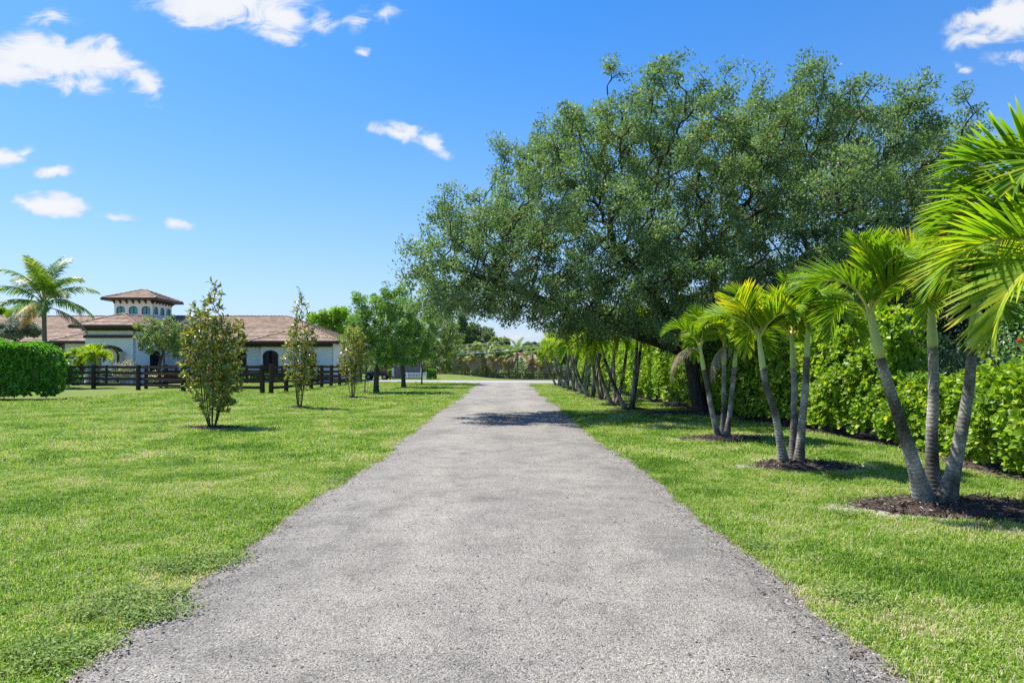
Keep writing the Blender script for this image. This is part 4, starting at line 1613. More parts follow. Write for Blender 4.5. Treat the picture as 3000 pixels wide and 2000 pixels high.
# coconut palm by the house
CM = [M['coconut_leaf'], M['rachis']]
COCO = [frond_mesh('frond', 3.5, a0, a1, 74, .95, .06, .25, dr_, cu_, 60 + i, mats=CM, start=.2, rach=.035, fwd0=1.0, fwd1=.5, ragged=.3)
        for i, (a0, a1, dr_, cu_) in enumerate([(84, 35, .35, 1.6), (68, -10, .6, 1.3), (48, -35, .9, 1.2), (25, -60, 1.2, 1.1), (5, -70, 1.5, 1.0)])]


COCO_OLD = [frond_mesh('old_frond', 3.3, a0, a1, 64, .85, .05, .1, dr_, 1.0, 70 + i, mats=[M['dead_leaf'] if i else M['yellow_leaf'], M['rachis']], start=.2, rach=.035, ragged=.5)
            for i, (a0, a1, dr_) in enumerate([(8, -55, 1.4), (-5, -65, 1.8)])]


def coconut(base, height, label, seed, sc=1.0, n_=17, lean=(.1, 0)):
    rr_ = np.random.default_rng(seed)
    base = np.asarray(base, float)
    root = thing('coconut_palm', base, label, 'palm')
    top = base + np.array([lean[0], lean[1], height])
    pts = resample([base - (0, 0, .05), base + np.array([lean[0] * .8, lean[1] * .8, height * .5]), top], .12)
    t_ = np.linspace(0, 1, len(pts))
    tr = MB().tube(pts, (.17 - .05 * t_ + .1 * np.exp(-(t_ / .08))) * sc, 10, .5).build('trunk', M['coco_trunk'], root, base, smooth=True)
    bt = MB()
    for i in range(16):          # old leaf bases round the head
        a = i * 2.4
        d = np.array([math.cos(a), math.sin(a), .9])
        p0 = top + np.array([math.cos(a) * .08, math.sin(a) * .08, -.75 + .05 * i]) * sc
        bt.tube([p0, p0 + d * .22 * sc, p0 + d * .34 * sc + np.array([0, 0, -.05])], [.07 * sc, .05 * sc, .02 * sc], 5)
    bt.build('boot', M['dead_leaf'], tr, base, smooth=True)
    for j in range(n_):
        k_ = min(4, int(j / n_ * 5))
        old_ = j >= n_ - 4
        put_frond(tr, base, COCO_OLD[j % 2] if old_ else COCO[k_], top + np.array([0, 0, .05 - .02 * j]) * sc, rr_.uniform(0, 1) + j * 2.39996, rr_.normal() * .06, rr_.normal() * .25, sc * rr_.uniform(.88, 1.06))
    return root


cz = 45.0
cpb = P(140, 1000, cz)
coconut((cpb[0], cz, 0), 5.7, 'tall coconut palm rising behind the clipped hedge by the house', 5, sc=1.0, n_=23, lean=(-.25, 0))
zb = 104.0
cp2 = P(1516, 1100, zb)
coconut((cp2[0], zb, ground_z(cp2[0], zb)), 4.0, 'small coconut palm with yellow lower fronds among the sabal palms', 6, sc=.8, n_=13, lean=(0, 0))

# small palms before the porch
SMALLP = far_clump(35, [(-.7, 0, 1.35), (.1, .2, 1.5), (.75, -.1, 1.35)])
SMALLP.location = (*P(222, 1100, 51)[:2], 0)
SMALLP.scale = (1.1, 1.1, 1.0)
tag(SMALLP, 'bushy green palm clump in front of the porch left arch', 'palm', 'palms planted beside the house')
o = copy_tree(SMALLP)
o.location = (*P(285, 1100, 50.5)[:2], 0)
o.rotation_euler = (0, 0, 2.1)
o.scale = (1.1, 1.1, 1.12)
o['label'] = 'bushy green palm clump in front of the porch doorway'
o = copy_tree(SMALLP)
o.location = (*P(95, 1100, 47)[:2], 0)
o.rotation_euler = (0, 0, 4.1)
o.scale = (1, 1, 1.0)
o['label'] = 'low palm clump just above the clipped hedge by the coconut trunk'

# sabal palms with skirts of dead leaves
def fan_mesh(name, mat, seed, droop=.4, L=.85):
    r_ = np.random.default_rng(seed)
    mb = MB()
    mb.tube([(0, 0, 0), (.4, 0, .05), (.8, 0, 0)], [.02, .017, .013], 4)
    for i in range(26):
        a = (i / 25 - .5) * 3.9
        l_ = L * (1 - .25 * abs(a) / 1.95) * r_.uniform(.9, 1.08)
        d = np.array([math.cos(a), math.sin(a), .12 - .10 * abs(a)])
        s_ = np.array([-math.sin(a), math.cos(a), 0.0]) * .035
        p0 = np.array([.8, 0, 0])
        p1 = p0 + d * l_ * .6
        p2 = p0 + d * l_ * .85 + np.array([0, 0, -droop * .25])
        p3 = p0 + d * l_ * .95 + np.array([0, 0, -droop * .6])
        mb.add([p0 - s_ * .3, p0 + s_ * .3, p1 - s_, p1 + s_, p2 - s_ * .6, p2 + s_ * .6, p3], [[0, 1, 3, 2], [2, 3, 5, 4]], r_.random())
        mb.f.append((np.array([[mb.n - 3, mb.n - 2, mb.n - 1]]), 0))
    return mb.mesh(name, [mat])


FAN_G = [fan_mesh('fan_leaf', M['sabal_leaf'], 1), fan_mesh('fan_leaf', M['sabal_leaf'], 2, .7)]
FAN_Y = fan_mesh('yellow_fan_leaf', M['yellow_leaf'], 3, .7)
FAN_D = fan_mesh('dead_fan_leaf', M['dead_leaf'], 4, 1.0)


def sabal(base, h, seed):
    rr_ = np.random.default_rng(seed)
    root = thing('sabal_palm', base, 'sabal palm', 'palm', 'sabal palms beyond the far fence')
    base = np.asarray(base, float)
    pts = resample([(0, 0, -.05), (.05, 0, h * .5), (0, 0, h)], .2) + base
    tr = MB().tube(pts, .2 + .03 * np.sin(np.arange(len(pts)) * 2.0), 9, .5).build('trunk', M['coco_trunk'], root, base, smooth=True)
    top = np.array([0, 0, h])
    for i in range(20):
        el = math.radians(85 - i * 5.2 + rr_.normal() * 6)
        az = i * 2.4 + rr_.normal() * .3
        link('fan_leaf', FAN_G[i % 2], tr, top + np.array([0, 0, -.03 * i]), (rr_.normal() * .3, -el, az), rr_.uniform(1.0, 1.35))
    for i in range(8):
        el = math.radians(-22 + rr_.normal() * 10)
        link('yellow_fan_leaf', FAN_Y, tr, top + np.array([0, 0, -.5]), (rr_.normal() * .3, -el, i * .8 + rr_.normal() * .2), rr_.uniform(.9, 1.15))
    for i in range(34):
        el = math.radians(-52 + rr_.normal() * 14)
        link('dead_fan_leaf', FAN_D, tr, top + np.array([0, 0, -.45 - .8 * rr_.random()]), (rr_.normal() * .5, -el, i * 2.4), rr_.uniform(.85, 1.15))
    return root


SAB = [(1330, 106, 3.2), (1392, 104, 3.6), (1452, 107, 3.5), (1490, 110, 3.4), (1560, 108, 3.2), (1598, 105, 3.0), (1362, 112, 3.4), (1425, 113, 3.7)]
SABL = ['sabal palm with pale dead skirt close behind the berm', 'sabal palm with bright yellow leaves over a ragged dead skirt', 'sabal palm with grey dead leaves right of the yellow one',
        'sabal palm standing just left of the small coconut palm', 'sabal palm standing just right of the small coconut palm', 'sabal palm at the far right end of the rail fence',
        'sabal palm half hidden between the two leftmost sabal palms', 'sabal palm standing behind the yellow leaved one']
for i, (px_, z_, h_) in enumerate(SAB):
    x_ = (px_ - VX) / F * z_
    sabal((x_, z_, float(ground_z(x_, z_))), h_ + .6, 80 + i)['label'] = SABL[i]

# ------------------------------------------------------------------ the big oak
OZ = 21.6
OB = np.array([6.35, 21.4, 0.0])
oak_ells = [px_ell(1270, 815, 95, 95, 19.8, 1.7), px_ell(1390, 750, 170, 140, 20.2, 2.4), px_ell(1500, 640, 120, 120, 20.8, 2.6), px_ell(1560, 830, 190, 95, 20.3, 2.4),
            px_ell(1590, 520, 150, 150, 21.6, 3.2), px_ell(1720, 390, 200, 130, 21.8, 3.6), px_ell(1930, 300, 210, 120, 22.0, 3.6),
            px_ell(1700, 640, 260, 220, 21.0, 4.0), px_ell(2000, 520, 330, 270, 22.0, 5.0), px_ell(2330, 325, 190, 125, 22.2, 3.4), px_ell(2170, 360, 180, 150, 22.2, 4.0),
            px_ell(2450, 470, 280, 210, 22.4, 4.5), px_ell(2640, 430, 170, 140, 22.6, 3.4), px_ell(2720, 560, 110, 170, 22.6, 3.0), px_ell(2250, 660, 400, 240, 21.8, 5.5),
            px_ell(1950, 790, 330, 160, 20.6, 4.0), px_ell(2450, 800, 280, 140, 22.0, 4.5), px_ell(1700, 900, 150, 60, 20.2, 2.0), px_ell(2150, 900, 250, 70, 20.5, 3.0), px_ell(2400, 900, 300, 90, 22.5, 3.6), px_ell(1850, 920, 160, 50, 20.4, 1.8), px_ell(1480, 850, 170, 50, 20.2, 1.8), px_ell(1640, 890, 140, 55, 20.2, 2.0), px_ell(1330, 840, 100, 50, 20.0, 1.5), px_ell(1330, 760, 120, 110, 20.0, 1.9), px_ell(1440, 690, 150, 130, 20.4, 2.2), px_ell(1480, 780, 150, 110, 20.2, 2.2), px_ell(2100, 930, 220, 50, 20.6, 2.2)]
st = .27
main = resample([OB + (0, 0, -.1), OB + (.0, 0, 1.2), OB + (.1, .1, 2.4), OB + (.3, .3, 3.8), OB + (.4, .4, 5.2)], st)
second = resample([OB + (-.25, -.15, 0), OB + (-.55, -.2, 1.3), OB + (-.9, -.25, 2.5), OB + (-1.9, -.3, 3.9), OB + (-3.0, -.3, 5.2)], st)
third = resample([OB + (.35, .2, 0), OB + (.55, .3, 1.6), OB + (1.2, .5, 3.0), OB + (2.8, .8, 4.4), OB + (4.3, 1.0, 5.4)], st)
limb = resample([OB + (-.45, -.2, 1.75), P(1874, 985, 20.9), P(1700, 925, 20.4), P(1520, 850, 20.2), P(1380, 800, 20.0)], st)
roots = [main, second, third, (len(main) + 4, limb)]
oak_ells = [(a, b_, c - .4 - .09 * max(0, c - 4), d * .98, e, f * .93) for a, b_, c, d, e, f in oak_ells]
oak_ells = add_lobes(oak_ells, 170, 4, .3, .75, .97)
nodes, par = grow(ell_points(oak_ells, 6800, 3, shell=.4, inner=.36, even=.68), roots, st, .31, 3, iters=160, jitter=.36)
rad, cnt = radii(nodes, par, .011, 2.3)
rad = np.where(rad > .12, .12 + (rad - .12) * .95, rad)
for a0, k_ in ((0, len(main)), (len(main), len(second)), (len(main) + len(second), len(third))):
    r_lim = np.linspace(.34 if a0 == 0 else .24, .14, k_)
    rad[a0:a0 + k_] = np.minimum(rad[a0:a0 + k_] * 1.05, r_lim * 1.4)
    rad[a0:a0 + 3] *= (1.35, 1.12, 1.04)


def clusters(mb, nodes, par, cnt, seed, total, rad_h, rad_v, L, Wd, maxcnt=2, bare=.1, up=.9, clump=.5, kind='diamond'):
    """Leaves massed in separate tufts round the twig ends, leaving gaps between tufts."""
    r_ = np.random.default_rng(seed)
    idx = np.where((cnt <= maxcnt) & (par >= 0))[0]
    idx = idx[r_.random(len(idx)) > bare]
    wgt = r_.uniform(.3, 1.7, len(idx))
    base = np.repeat(idx, np.maximum(2, np.round(wgt * total / wgt.sum()).astype(int)))
    size = r_.uniform(.65, 1.25, len(nodes))[base]
    n_ = len(base)
    off = rand_unit(n_, r_) * (r_.random(n_) ** .45)[:, None] * np.array([rad_h, rad_h, rad_v]) * size[:, None]
    pos = nodes[base] + off
    d = unit(unit(off) * .7 + rand_unit(n_, r_) * .7 + np.array([0, 0, .25]))
    nr = unit(rand_unit(n_, r_) * .8 + unit(off) * .5 + np.array([0, 0, up]))
    rn = np.clip(clump * r_.random(len(nodes))[base] + (1 - clump) * r_.random(n_), 0, 1)
    sc_ = r_.uniform(.7, 1.2, n_)
    mb.add(*leaf_geo(pos, d, nr, L * sc_, Wd * sc_, .15, kind, rn))
    return mb


oak = thing('oak_tree', OB, 'large spreading oak overhanging the drive behind the palms', 'tree')
branch_mesh(MB(), nodes, par, rad, 7, .0).build('trunk', M['oak_bark'], oak, OB, smooth=True)
mb = MB()
print('oak nodes', len(nodes), (cnt <= 2).sum())
clusters(mb, nodes, par, cnt, 9, 410000, .30, .23, .092, .048)
mb.build('crown', M['oak_leaf'], oak, OB)
mulch(6.3, 21.2, 2.4, 1.2, .06, 400, 77, label='dark leaf litter and mulch round the oak trunk')

# ------------------------------------------------------------------ lawn trees in the row on the left
def row_x(z_):
    return -6.95 + .012 * (z_ - 16)


make_tree('lawn_tree', (-6.9, 36.6, 0), [px_ell(1115, 960, 88, 100, 36.6, 1.5), px_ell(1085, 905, 45, 55, 36.6, 1.0), px_ell(1140, 890, 50, 58, 36.8, 1.1), px_ell(1160, 970, 55, 80, 36.3, 1.2), px_ell(1060, 980, 45, 70, 36.4, 1.0), px_ell(1120, 1035, 85, 45, 36.6, 1.3)],
          'bushy dark green lawn tree with a stake, left of the drive', 'trees in a row on the lawn', M['lawn_tree_leaf'], M['tree_bark'], 900, .22, .32, .007, 22, .34, .12, .06, 21, total=27000, tuft_r=.22, lobes_out=45, lobe_r=(.25, .55), trunk_h=1.5, rmax=.16, maxcnt=6, inner=.35, lift=.1)
make_tree('lawn_tree', (-6.75, 45.5, 0), [px_ell(1190, 975, 80, 75, 45.5, 1.7), px_ell(1170, 925, 45, 40, 45.5, 1.2), px_ell(1185, 1035, 75, 45, 45.3, 1.6), px_ell(1235, 990, 55, 60, 45.5, 1.4)],
          'mid green lawn tree second behind the staked one', 'trees in a row on the lawn', M['lawn_tree_leaf'], M['tree_bark'], 750, .26, .38, .008, 22, .42, .13, .07, 22, total=22000, tuft_r=.26, lobes_out=45, lobe_r=(.25, .55), trunk_h=1.4, rmax=.16, maxcnt=6, inner=.35)
make_tree('lawn_tree', (-6.4, 52.6, 0), [px_ell(1245, 990, 75, 65, 52.6, 1.9), px_ell(1275, 950, 60, 42, 52.6, 1.5), px_ell(1300, 1000, 50, 60, 52.4, 1.6), px_ell(1240, 1045, 75, 38, 52.4, 1.7), px_ell(1315, 1055, 30, 45, 52.4, 1.0), px_ell(1190, 1020, 40, 50, 52.6, 1.2)],
          'olive green drooping lawn tree last in the row near the road', 'trees in a row on the lawn', M['olive_tree_leaf'], M['tree_bark'], 800, .28, .42, .008, 20, .45, .13, .065, 23, total=24000, tuft_r=.28, lobes_out=45, lobe_r=(.25, .55), trunk_h=1.4, rmax=.17, maxcnt=6, inner=.35, droop=.06)
stake = MB().tube([(-7.48, 36.4, -.05), (-7.44, 36.45, .9), (-7.36, 36.5, 1.75)], .028, 7)
tag(stake.build('tree_stake', M['tree_bark']), 'thin wooden stake standing beside the bushy lawn tree', 'stake')


def magnolia(base, height, body, label, seed, n_attr, L, per, tops):
    """Many-stemmed young tree: stems fan from the foot, whorls of big glossy leaves."""
    base = np.asarray(base, float)
    r_ = np.random.default_rng(seed)
    roots = []
    for i in range(9):
        a = i * 2.4 + r_.normal() * .3
        sp = r_.uniform(.15, .42) * body[0]
        hh = r_.uniform(.45, .75) * height
        b0 = base + np.array([math.cos(a) * .05, math.sin(a) * .05, -.03])
        roots.append(resample([b0, b0 + np.array([math.cos(a) * sp * .55, math.sin(a) * sp * .55, hh * .3]), b0 + np.array([math.cos(a) * sp, math.sin(a) * sp, hh])], .14))
    ells = [(base[0], base[1], base[2] + height * .45, body[0], body[0], height * .33)]
    for (dx, dy, zf, rw, rh) in tops:
        ells.append((base[0] + dx, base[1] + dy, base[2] + height * zf, rw, rw, height * rh))
    attr = ell_points(ells, n_attr, seed, shell=.5, inner=.45)
    nodes, par = grow(attr, roots, .13, .15, seed, iters=120, jitter=.2, lift=.25)
    rad, cnt = radii(nodes, par, .0045, 2.5)
    rad = np.minimum(rad, .028)
    root = thing('magnolia_tree', base, label, 'tree', 'young magnolias in a row on the lawn')
    branch_mesh(MB(), nodes, par, rad, 5).build('trunk', M['stem_bark'], root, base, smooth=True)
    tips = np.where((cnt <= 5) & (par >= 0))[0]
    b_ = np.repeat(tips, per)
    n_ = len(b_)
    ax = unit(nodes[b_] - nodes[par[b_]])
    ax = unit(ax + np.array([0, 0, .35]))
    side = unit(np.cross(ax, rand_unit(n_, r_)))
    tilt = r_.uniform(.5, 1.35, n_)
    d = ax * np.cos(tilt)[:, None] + side * np.sin(tilt)[:, None]
    nr = unit(ax - d * (ax * d).sum(1)[:, None] + rand_unit(n_, r_) * .35)
    sc_ = r_.uniform(.65, 1.1, n_)
    mb = MB()
    t_ = r_.random(n_)[:, None] * .8
    pos = nodes[b_] * (1 - t_) + nodes[par[b_]] * t_
    rn = np.clip(.45 * r_.random(len(nodes))[b_] + .62 * r_.random(n_), 0, 1)
    mb.add(*leaf_geo(pos, d, nr, L * sc_, L * .42 * sc_, .16, 'oval', rn))
    mb.build('crown', M['magnolia_leaf'], root, base)
    return root


magnolia((-6.93, 16.15, 0), 3.5, (.74,), 'tall bronze leaved young magnolia nearest on the lawn', 51, 1700, .15, 6,
         [(.05, 0, .26, .60, .20), (.15, 0, .36, .66, .22), (-.1, 0, .62, .62, .2), (.2, 0, .60, .6, .18), (-.28, 0, .78, .3, .12), (.05, .05, .90, .26, .13), (.45, 0, .55, .4, .13)])
magnolia((-7.1, 23.6, 0), 4.05, (.62,), 'slender open magnolia second along the lawn', 52, 950, .15, 4,
         [(.1, 0, .35, .62, .2), (0, 0, .62, .5, .18), (.05, 0, .82, .36, .15), (.02, 0, .95, .13, .1), (.35, 0, .58, .35, .15)])
magnolia((-6.97, 31.2, 0), 3.55, (.62,), 'rounded bronze magnolia third along the lawn', 53, 1000, .16, 5,
         [(0, 0, .5, .72, .28), (.05, 0, .72, .6, .22)])
mulch(-6.85, 16.1, .78, .5, .06, 500, 61, label='mulch ring under the nearest magnolia')
mulch(-7.05, 23.6, .6, .42, .05, 250, 62, label='mulch ring under the second magnolia')
mulch(-6.95, 31.2, .75, .5, .06, 150, 63, label='mulch ring under the third magnolia')

# ------------------------------------------------------------------ background trees
def bg_tree(px_, py_top, py_low, rx_, Z, label, leaf, seed, n_attr=500, L=.22, per=16, rd=None, group='background trees', droop=0, gz=None, spread=.8, lobes=8, bark='tree_bark', total=13000):
    x_ = (px_ - VX) / F * Z
    z0 = float(ground_z(x_, Z)) if gz is None else gz
    top = P(px_, py_top, Z)[2]
    low = max(P(px_, py_low, Z)[2], z0 + .4)
    rw = rx_ / F * Z
    rd = rd or rw * .8
    r_ = np.random.default_rng(seed)
    zc, zr = (top + low) / 2, (top - low) / 2
    ells = [(x_, Z, zc, rw * .62, rd * .62, zr * .7)]
    for i in range(lobes):
        a = i * 2 * math.pi / lobes + r_.uniform(-.4, .4)
        q = r_.uniform(.5, .72)
        ells.append((x_ + rw * q * math.cos(a), Z + rd * q * math.sin(a), zc + zr * r_.uniform(-.3, .5), rw * r_.uniform(.3, .5), rd * .42, zr * r_.uniform(.3, .5)))
    ells.append((x_ + rw * .1, Z, top - zr * .35, rw * .5, rd * .5, zr * .35))
    return make_tree('background_tree', (x_, Z, z0), ells, label, group, leaf, M[bark], n_attr, max(.3, zr * .09), max(.34, zr * .1), .012, per, spread, L, L * .5, seed,
                     trunk_h=max(.6, low - z0 + zr * .25), rmax=max(.12, zr * .07), maxcnt=6, inner=.35, sides=5, droop=droop, total=total, lobes_out=22, lobe_r=(rw * .14, rw * .3), tuft_r=spread * .42)


OL, FL, LL = M['oak_leaf'], M['far_oak_leaf'], M['lime_leaf']
bg_tree(2850, 690, 1080, 130, 21, 'dark oak behind the low hedge between the two palm stems', FL, 101, 900, .12, 24, total=42000, spread=.6, bark='oak_bark')
bg_tree(3010, 640, 1090, 150, 19, 'dark oak behind the hedge at the right picture edge', FL, 102, 900, .12, 24, total=42000, spread=.6, bark='oak_bark')
bg_tree(2650, 760, 1100, 150, 24, 'dark broad tree behind the tall hedge below the oak crown', FL, 103, 900, .13, 22, total=40000, spread=.6, bark='oak_bark')
bg_tree(2380, 800, 1100, 170, 27, 'shaded tree behind the tall hedge right of the oak trunk', FL, 104, 900, .14, 22, total=36000, spread=.7, bark='oak_bark')
bg_tree(1960, 860, 1080, 120, 36, 'green tree behind the hedge left of the oak trunk', FL, 105, 700, .18, 20, total=24000)
bg_tree(1800, 905, 1080, 110, 44, 'green tree behind the hedge above the far palm row', M['olive_tree_leaf'], 106, 600, .2, 18, total=20000)
bg_tree(1690, 940, 1080, 80, 58, 'green tree behind the far end of the palm row', M['olive_tree_leaf'], 107, 500, .22, 16)
bg_tree(1375, 945, 1075, 70, 132, 'big dark oak rising behind the sabal palms', FL, 110, 900, .42, 16, total=20000, spread=1.3)
bg_tree(1462, 995, 1085, 34, 126, 'rounded olive tree right of the big far oak', M['olive_tree_leaf'], 111, 350, .4, 14, spread=1.2)
bg_tree(1310, 990, 1085, 40, 122, 'green tree left of the big far oak', M['olive_tree_leaf'], 112, 350, .4, 14, spread=1.2)
bg_tree(1545, 1010, 1090, 36, 140, 'low dark tree behind the small coconut palm', FL, 113, 350, .42, 14, spread=1.2)
bg_tree(1590, 1003, 1090, 30, 138, 'round dark tree at the right of the far house roof', FL, 114, 350, .42, 14, spread=1.2)
bg_tree(1255, 1000, 1085, 45, 118, 'green tree behind the last lawn tree', M['olive_tree_leaf'], 115, 350, .4, 14, spread=1.2)
bg_tree(1640, 1000, 1090, 40, 120, 'green tree behind the last palm clump', M['olive_tree_leaf'], 116, 350, .4, 14, spread=1.2)
bg_tree(968, 908, 1010, 58, 86, 'bright lime green tree behind the end of the house', LL, 117, 420, .34, 18, spread=.8, total=8000)
bg_tree(1040, 960, 1050, 60, 96, 'green tree behind the rounded magnolia', M['lawn_tree_leaf'], 118, 500, .34, 16, spread=1.0)
bg_tree(5, 905, 1010, 22, 90, 'small lime green tree top over the roof at the left edge', LL, 119, 250, .34, 14, spread=1.0)
bg_tree(55, 930, 1010, 20, 110, 'tiny pale tree top over the roof ridge behind the coconut palm', LL, 120, 200, .36, 12, spread=1.0)
bg_tree(48, 945, 1010, 60, 47, 'silver grey shrub tree above the clipped hedge', M['silver_leaf'], 121, 500, .16, 16, total=14000, spread=.6)
make_tree('background_tree', (*P(470, 1100, 45.5)[:2], 0), [px_ell(432, 985, 26, 30, 45.2, .6), px_ell(468, 962, 30, 26, 45.5, .8), px_ell(505, 985, 30, 30, 45.6, .7), px_ell(450, 1022, 26, 20, 45.3, .6), px_ell(520, 1030, 26, 26, 45.4, .6), px_ell(485, 1010, 30, 26, 45.8, .7), px_ell(495, 945, 16, 18, 45.5, .5)],
          'loose green tree in front of the porch right side', 'background trees', M['olive_tree_leaf'], M['tree_bark'], 650, .2, .24, .007, 16, .42, .15, .07, 122, trunk_h=.9, rmax=.1, inner=.3, total=6500, tuft_r=.2, lobes_out=30, lobe_r=(.15, .4))
bg_tree(560, 930, 1070, 50, 48.5, 'silver grey tree beside the loose green one', M['silver_leaf'], 123, 650, .17, 18, total=22000, spread=.6)
bg_tree(1150, 985, 1090, 60, 112, 'dark tree behind the grey gate panel', FL, 124, 400, .36, 14, spread=1.1)

# undergrowth in the shade behind the right hedge
r_ = np.random.default_rng(15)
n_ = 42000
ty = r_.uniform(15.5, 30, n_)
tx = 9.0 + r_.random(n_) * (ty * .45)
tz = np.abs(r_.random(n_) ** .9 * (2.1 + .6 * np.sin(tx * 1.7 + ty) + .5 * np.sin(ty * 1.3)))
mb = MB().add(*leaf_geo(np.column_stack((tx, ty, tz)), rand_unit(n_, r_) + (0, 0, .3), rand_unit(n_, r_) + (0, -.3, .9), r_.uniform(.10, .18, n_), r_.uniform(.05, .09, n_), .2, 'diamond', r_.random(n_)))
tag(mb.build('undergrowth', M['far_oak_leaf']), 'shaded leafy undergrowth behind the right hedge', kind='stuff')
# low thicket below the far trees: one mass nobody could count
r_ = np.random.default_rng(5)
n_ = 40000
tx = r_.uniform(-42, 20, n_)
ty = r_.uniform(112, 124, n_)
tz = ground_z(tx, ty) + r_.random(n_) ** 1.1 * (2.2 + 1.0 * np.sin(tx * .9) + .7 * np.sin(tx * 2.3 + 1))
mb = MB().add(*leaf_geo(np.column_stack((tx, ty, np.abs(tz + .8) - .8)), rand_unit(n_, r_) + (0, 0, .3), rand_unit(n_, r_) + (0, -.5, .8), r_.uniform(.3, .55, n_), r_.uniform(.16, .3, n_), .2, 'diamond', r_.random(n_)))
tag(mb.build('thicket', M['far_oak_leaf']), 'low green thicket behind the sabal palms', kind='stuff')
n_ = 38000
tx = r_.uniform(-330, 330, n_)
ty = r_.uniform(212, 232, n_)
tz = ground_z(tx, ty) + r_.random(n_) * (6.3 + 1.4 * np.sin(tx * .16) + 1.0 * np.sin(tx * .43 + 1) + .6 * np.sin(tx * 1.3))
mb = MB().add(*leaf_geo(np.column_stack((tx, ty, tz)), rand_unit(n_, r_) + (0, 0, .3), rand_unit(n_, r_) + (0, -.5, .8), r_.uniform(.9, 1.7, n_), r_.uniform(.5, .9, n_), .2, 'diamond', r_.random(n_)))
tag(mb.build('treeline', M['far_oak_leaf']), 'distant line of trees along the horizon', kind='stuff')

# ------------------------------------------------------------------ hedges and shrubs
def rosettes(centers, axes, per, L, Wd, r_, kind, tilt=(.6, 1.25), clump=.4):
    n_ = len(centers) * per
    ax = unit(np.repeat(axes, per, 0) + r_.normal(size=(n_, 3)) * .18)
    side = unit(np.cross(ax, rand_unit(n_, r_)))
    ti = r_.uniform(*tilt, n_)
    d = ax * np.cos(ti)[:, None] + side * np.sin(ti)[:, None]
    nr = unit(ax - d * (ax * d).sum(1)[:, None] + r_.normal(size=(n_, 3)) * .2)
    sc_ = r_.uniform(.72, 1.12, n_)
    pos = np.repeat(centers, per, 0) + r_.normal(size=(n_, 3)) * L * .12
    rn = np.clip(clump * np.repeat(r_.random(len(centers)), per) + (1 - clump) * r_.random(n_), 0, 1)
    return pos, d, nr, L * sc_, Wd * sc_, rn


def lump(a, b_, seed):
    r_ = np.random.default_rng(seed)
    s_ = 0
    for fq, am in ((.7, .5), (1.5, .35), (3.1, .22), (6.3, .12)):
        p1, p2, q1, q2 = r_.uniform(0, 6.28, 4)
        s_ = s_ + am * np.sin(a * fq + p1 + .7 * np.sin(b_ * fq * .8 + p2)) * np.cos(b_ * fq * .9 + q1)
    return s_


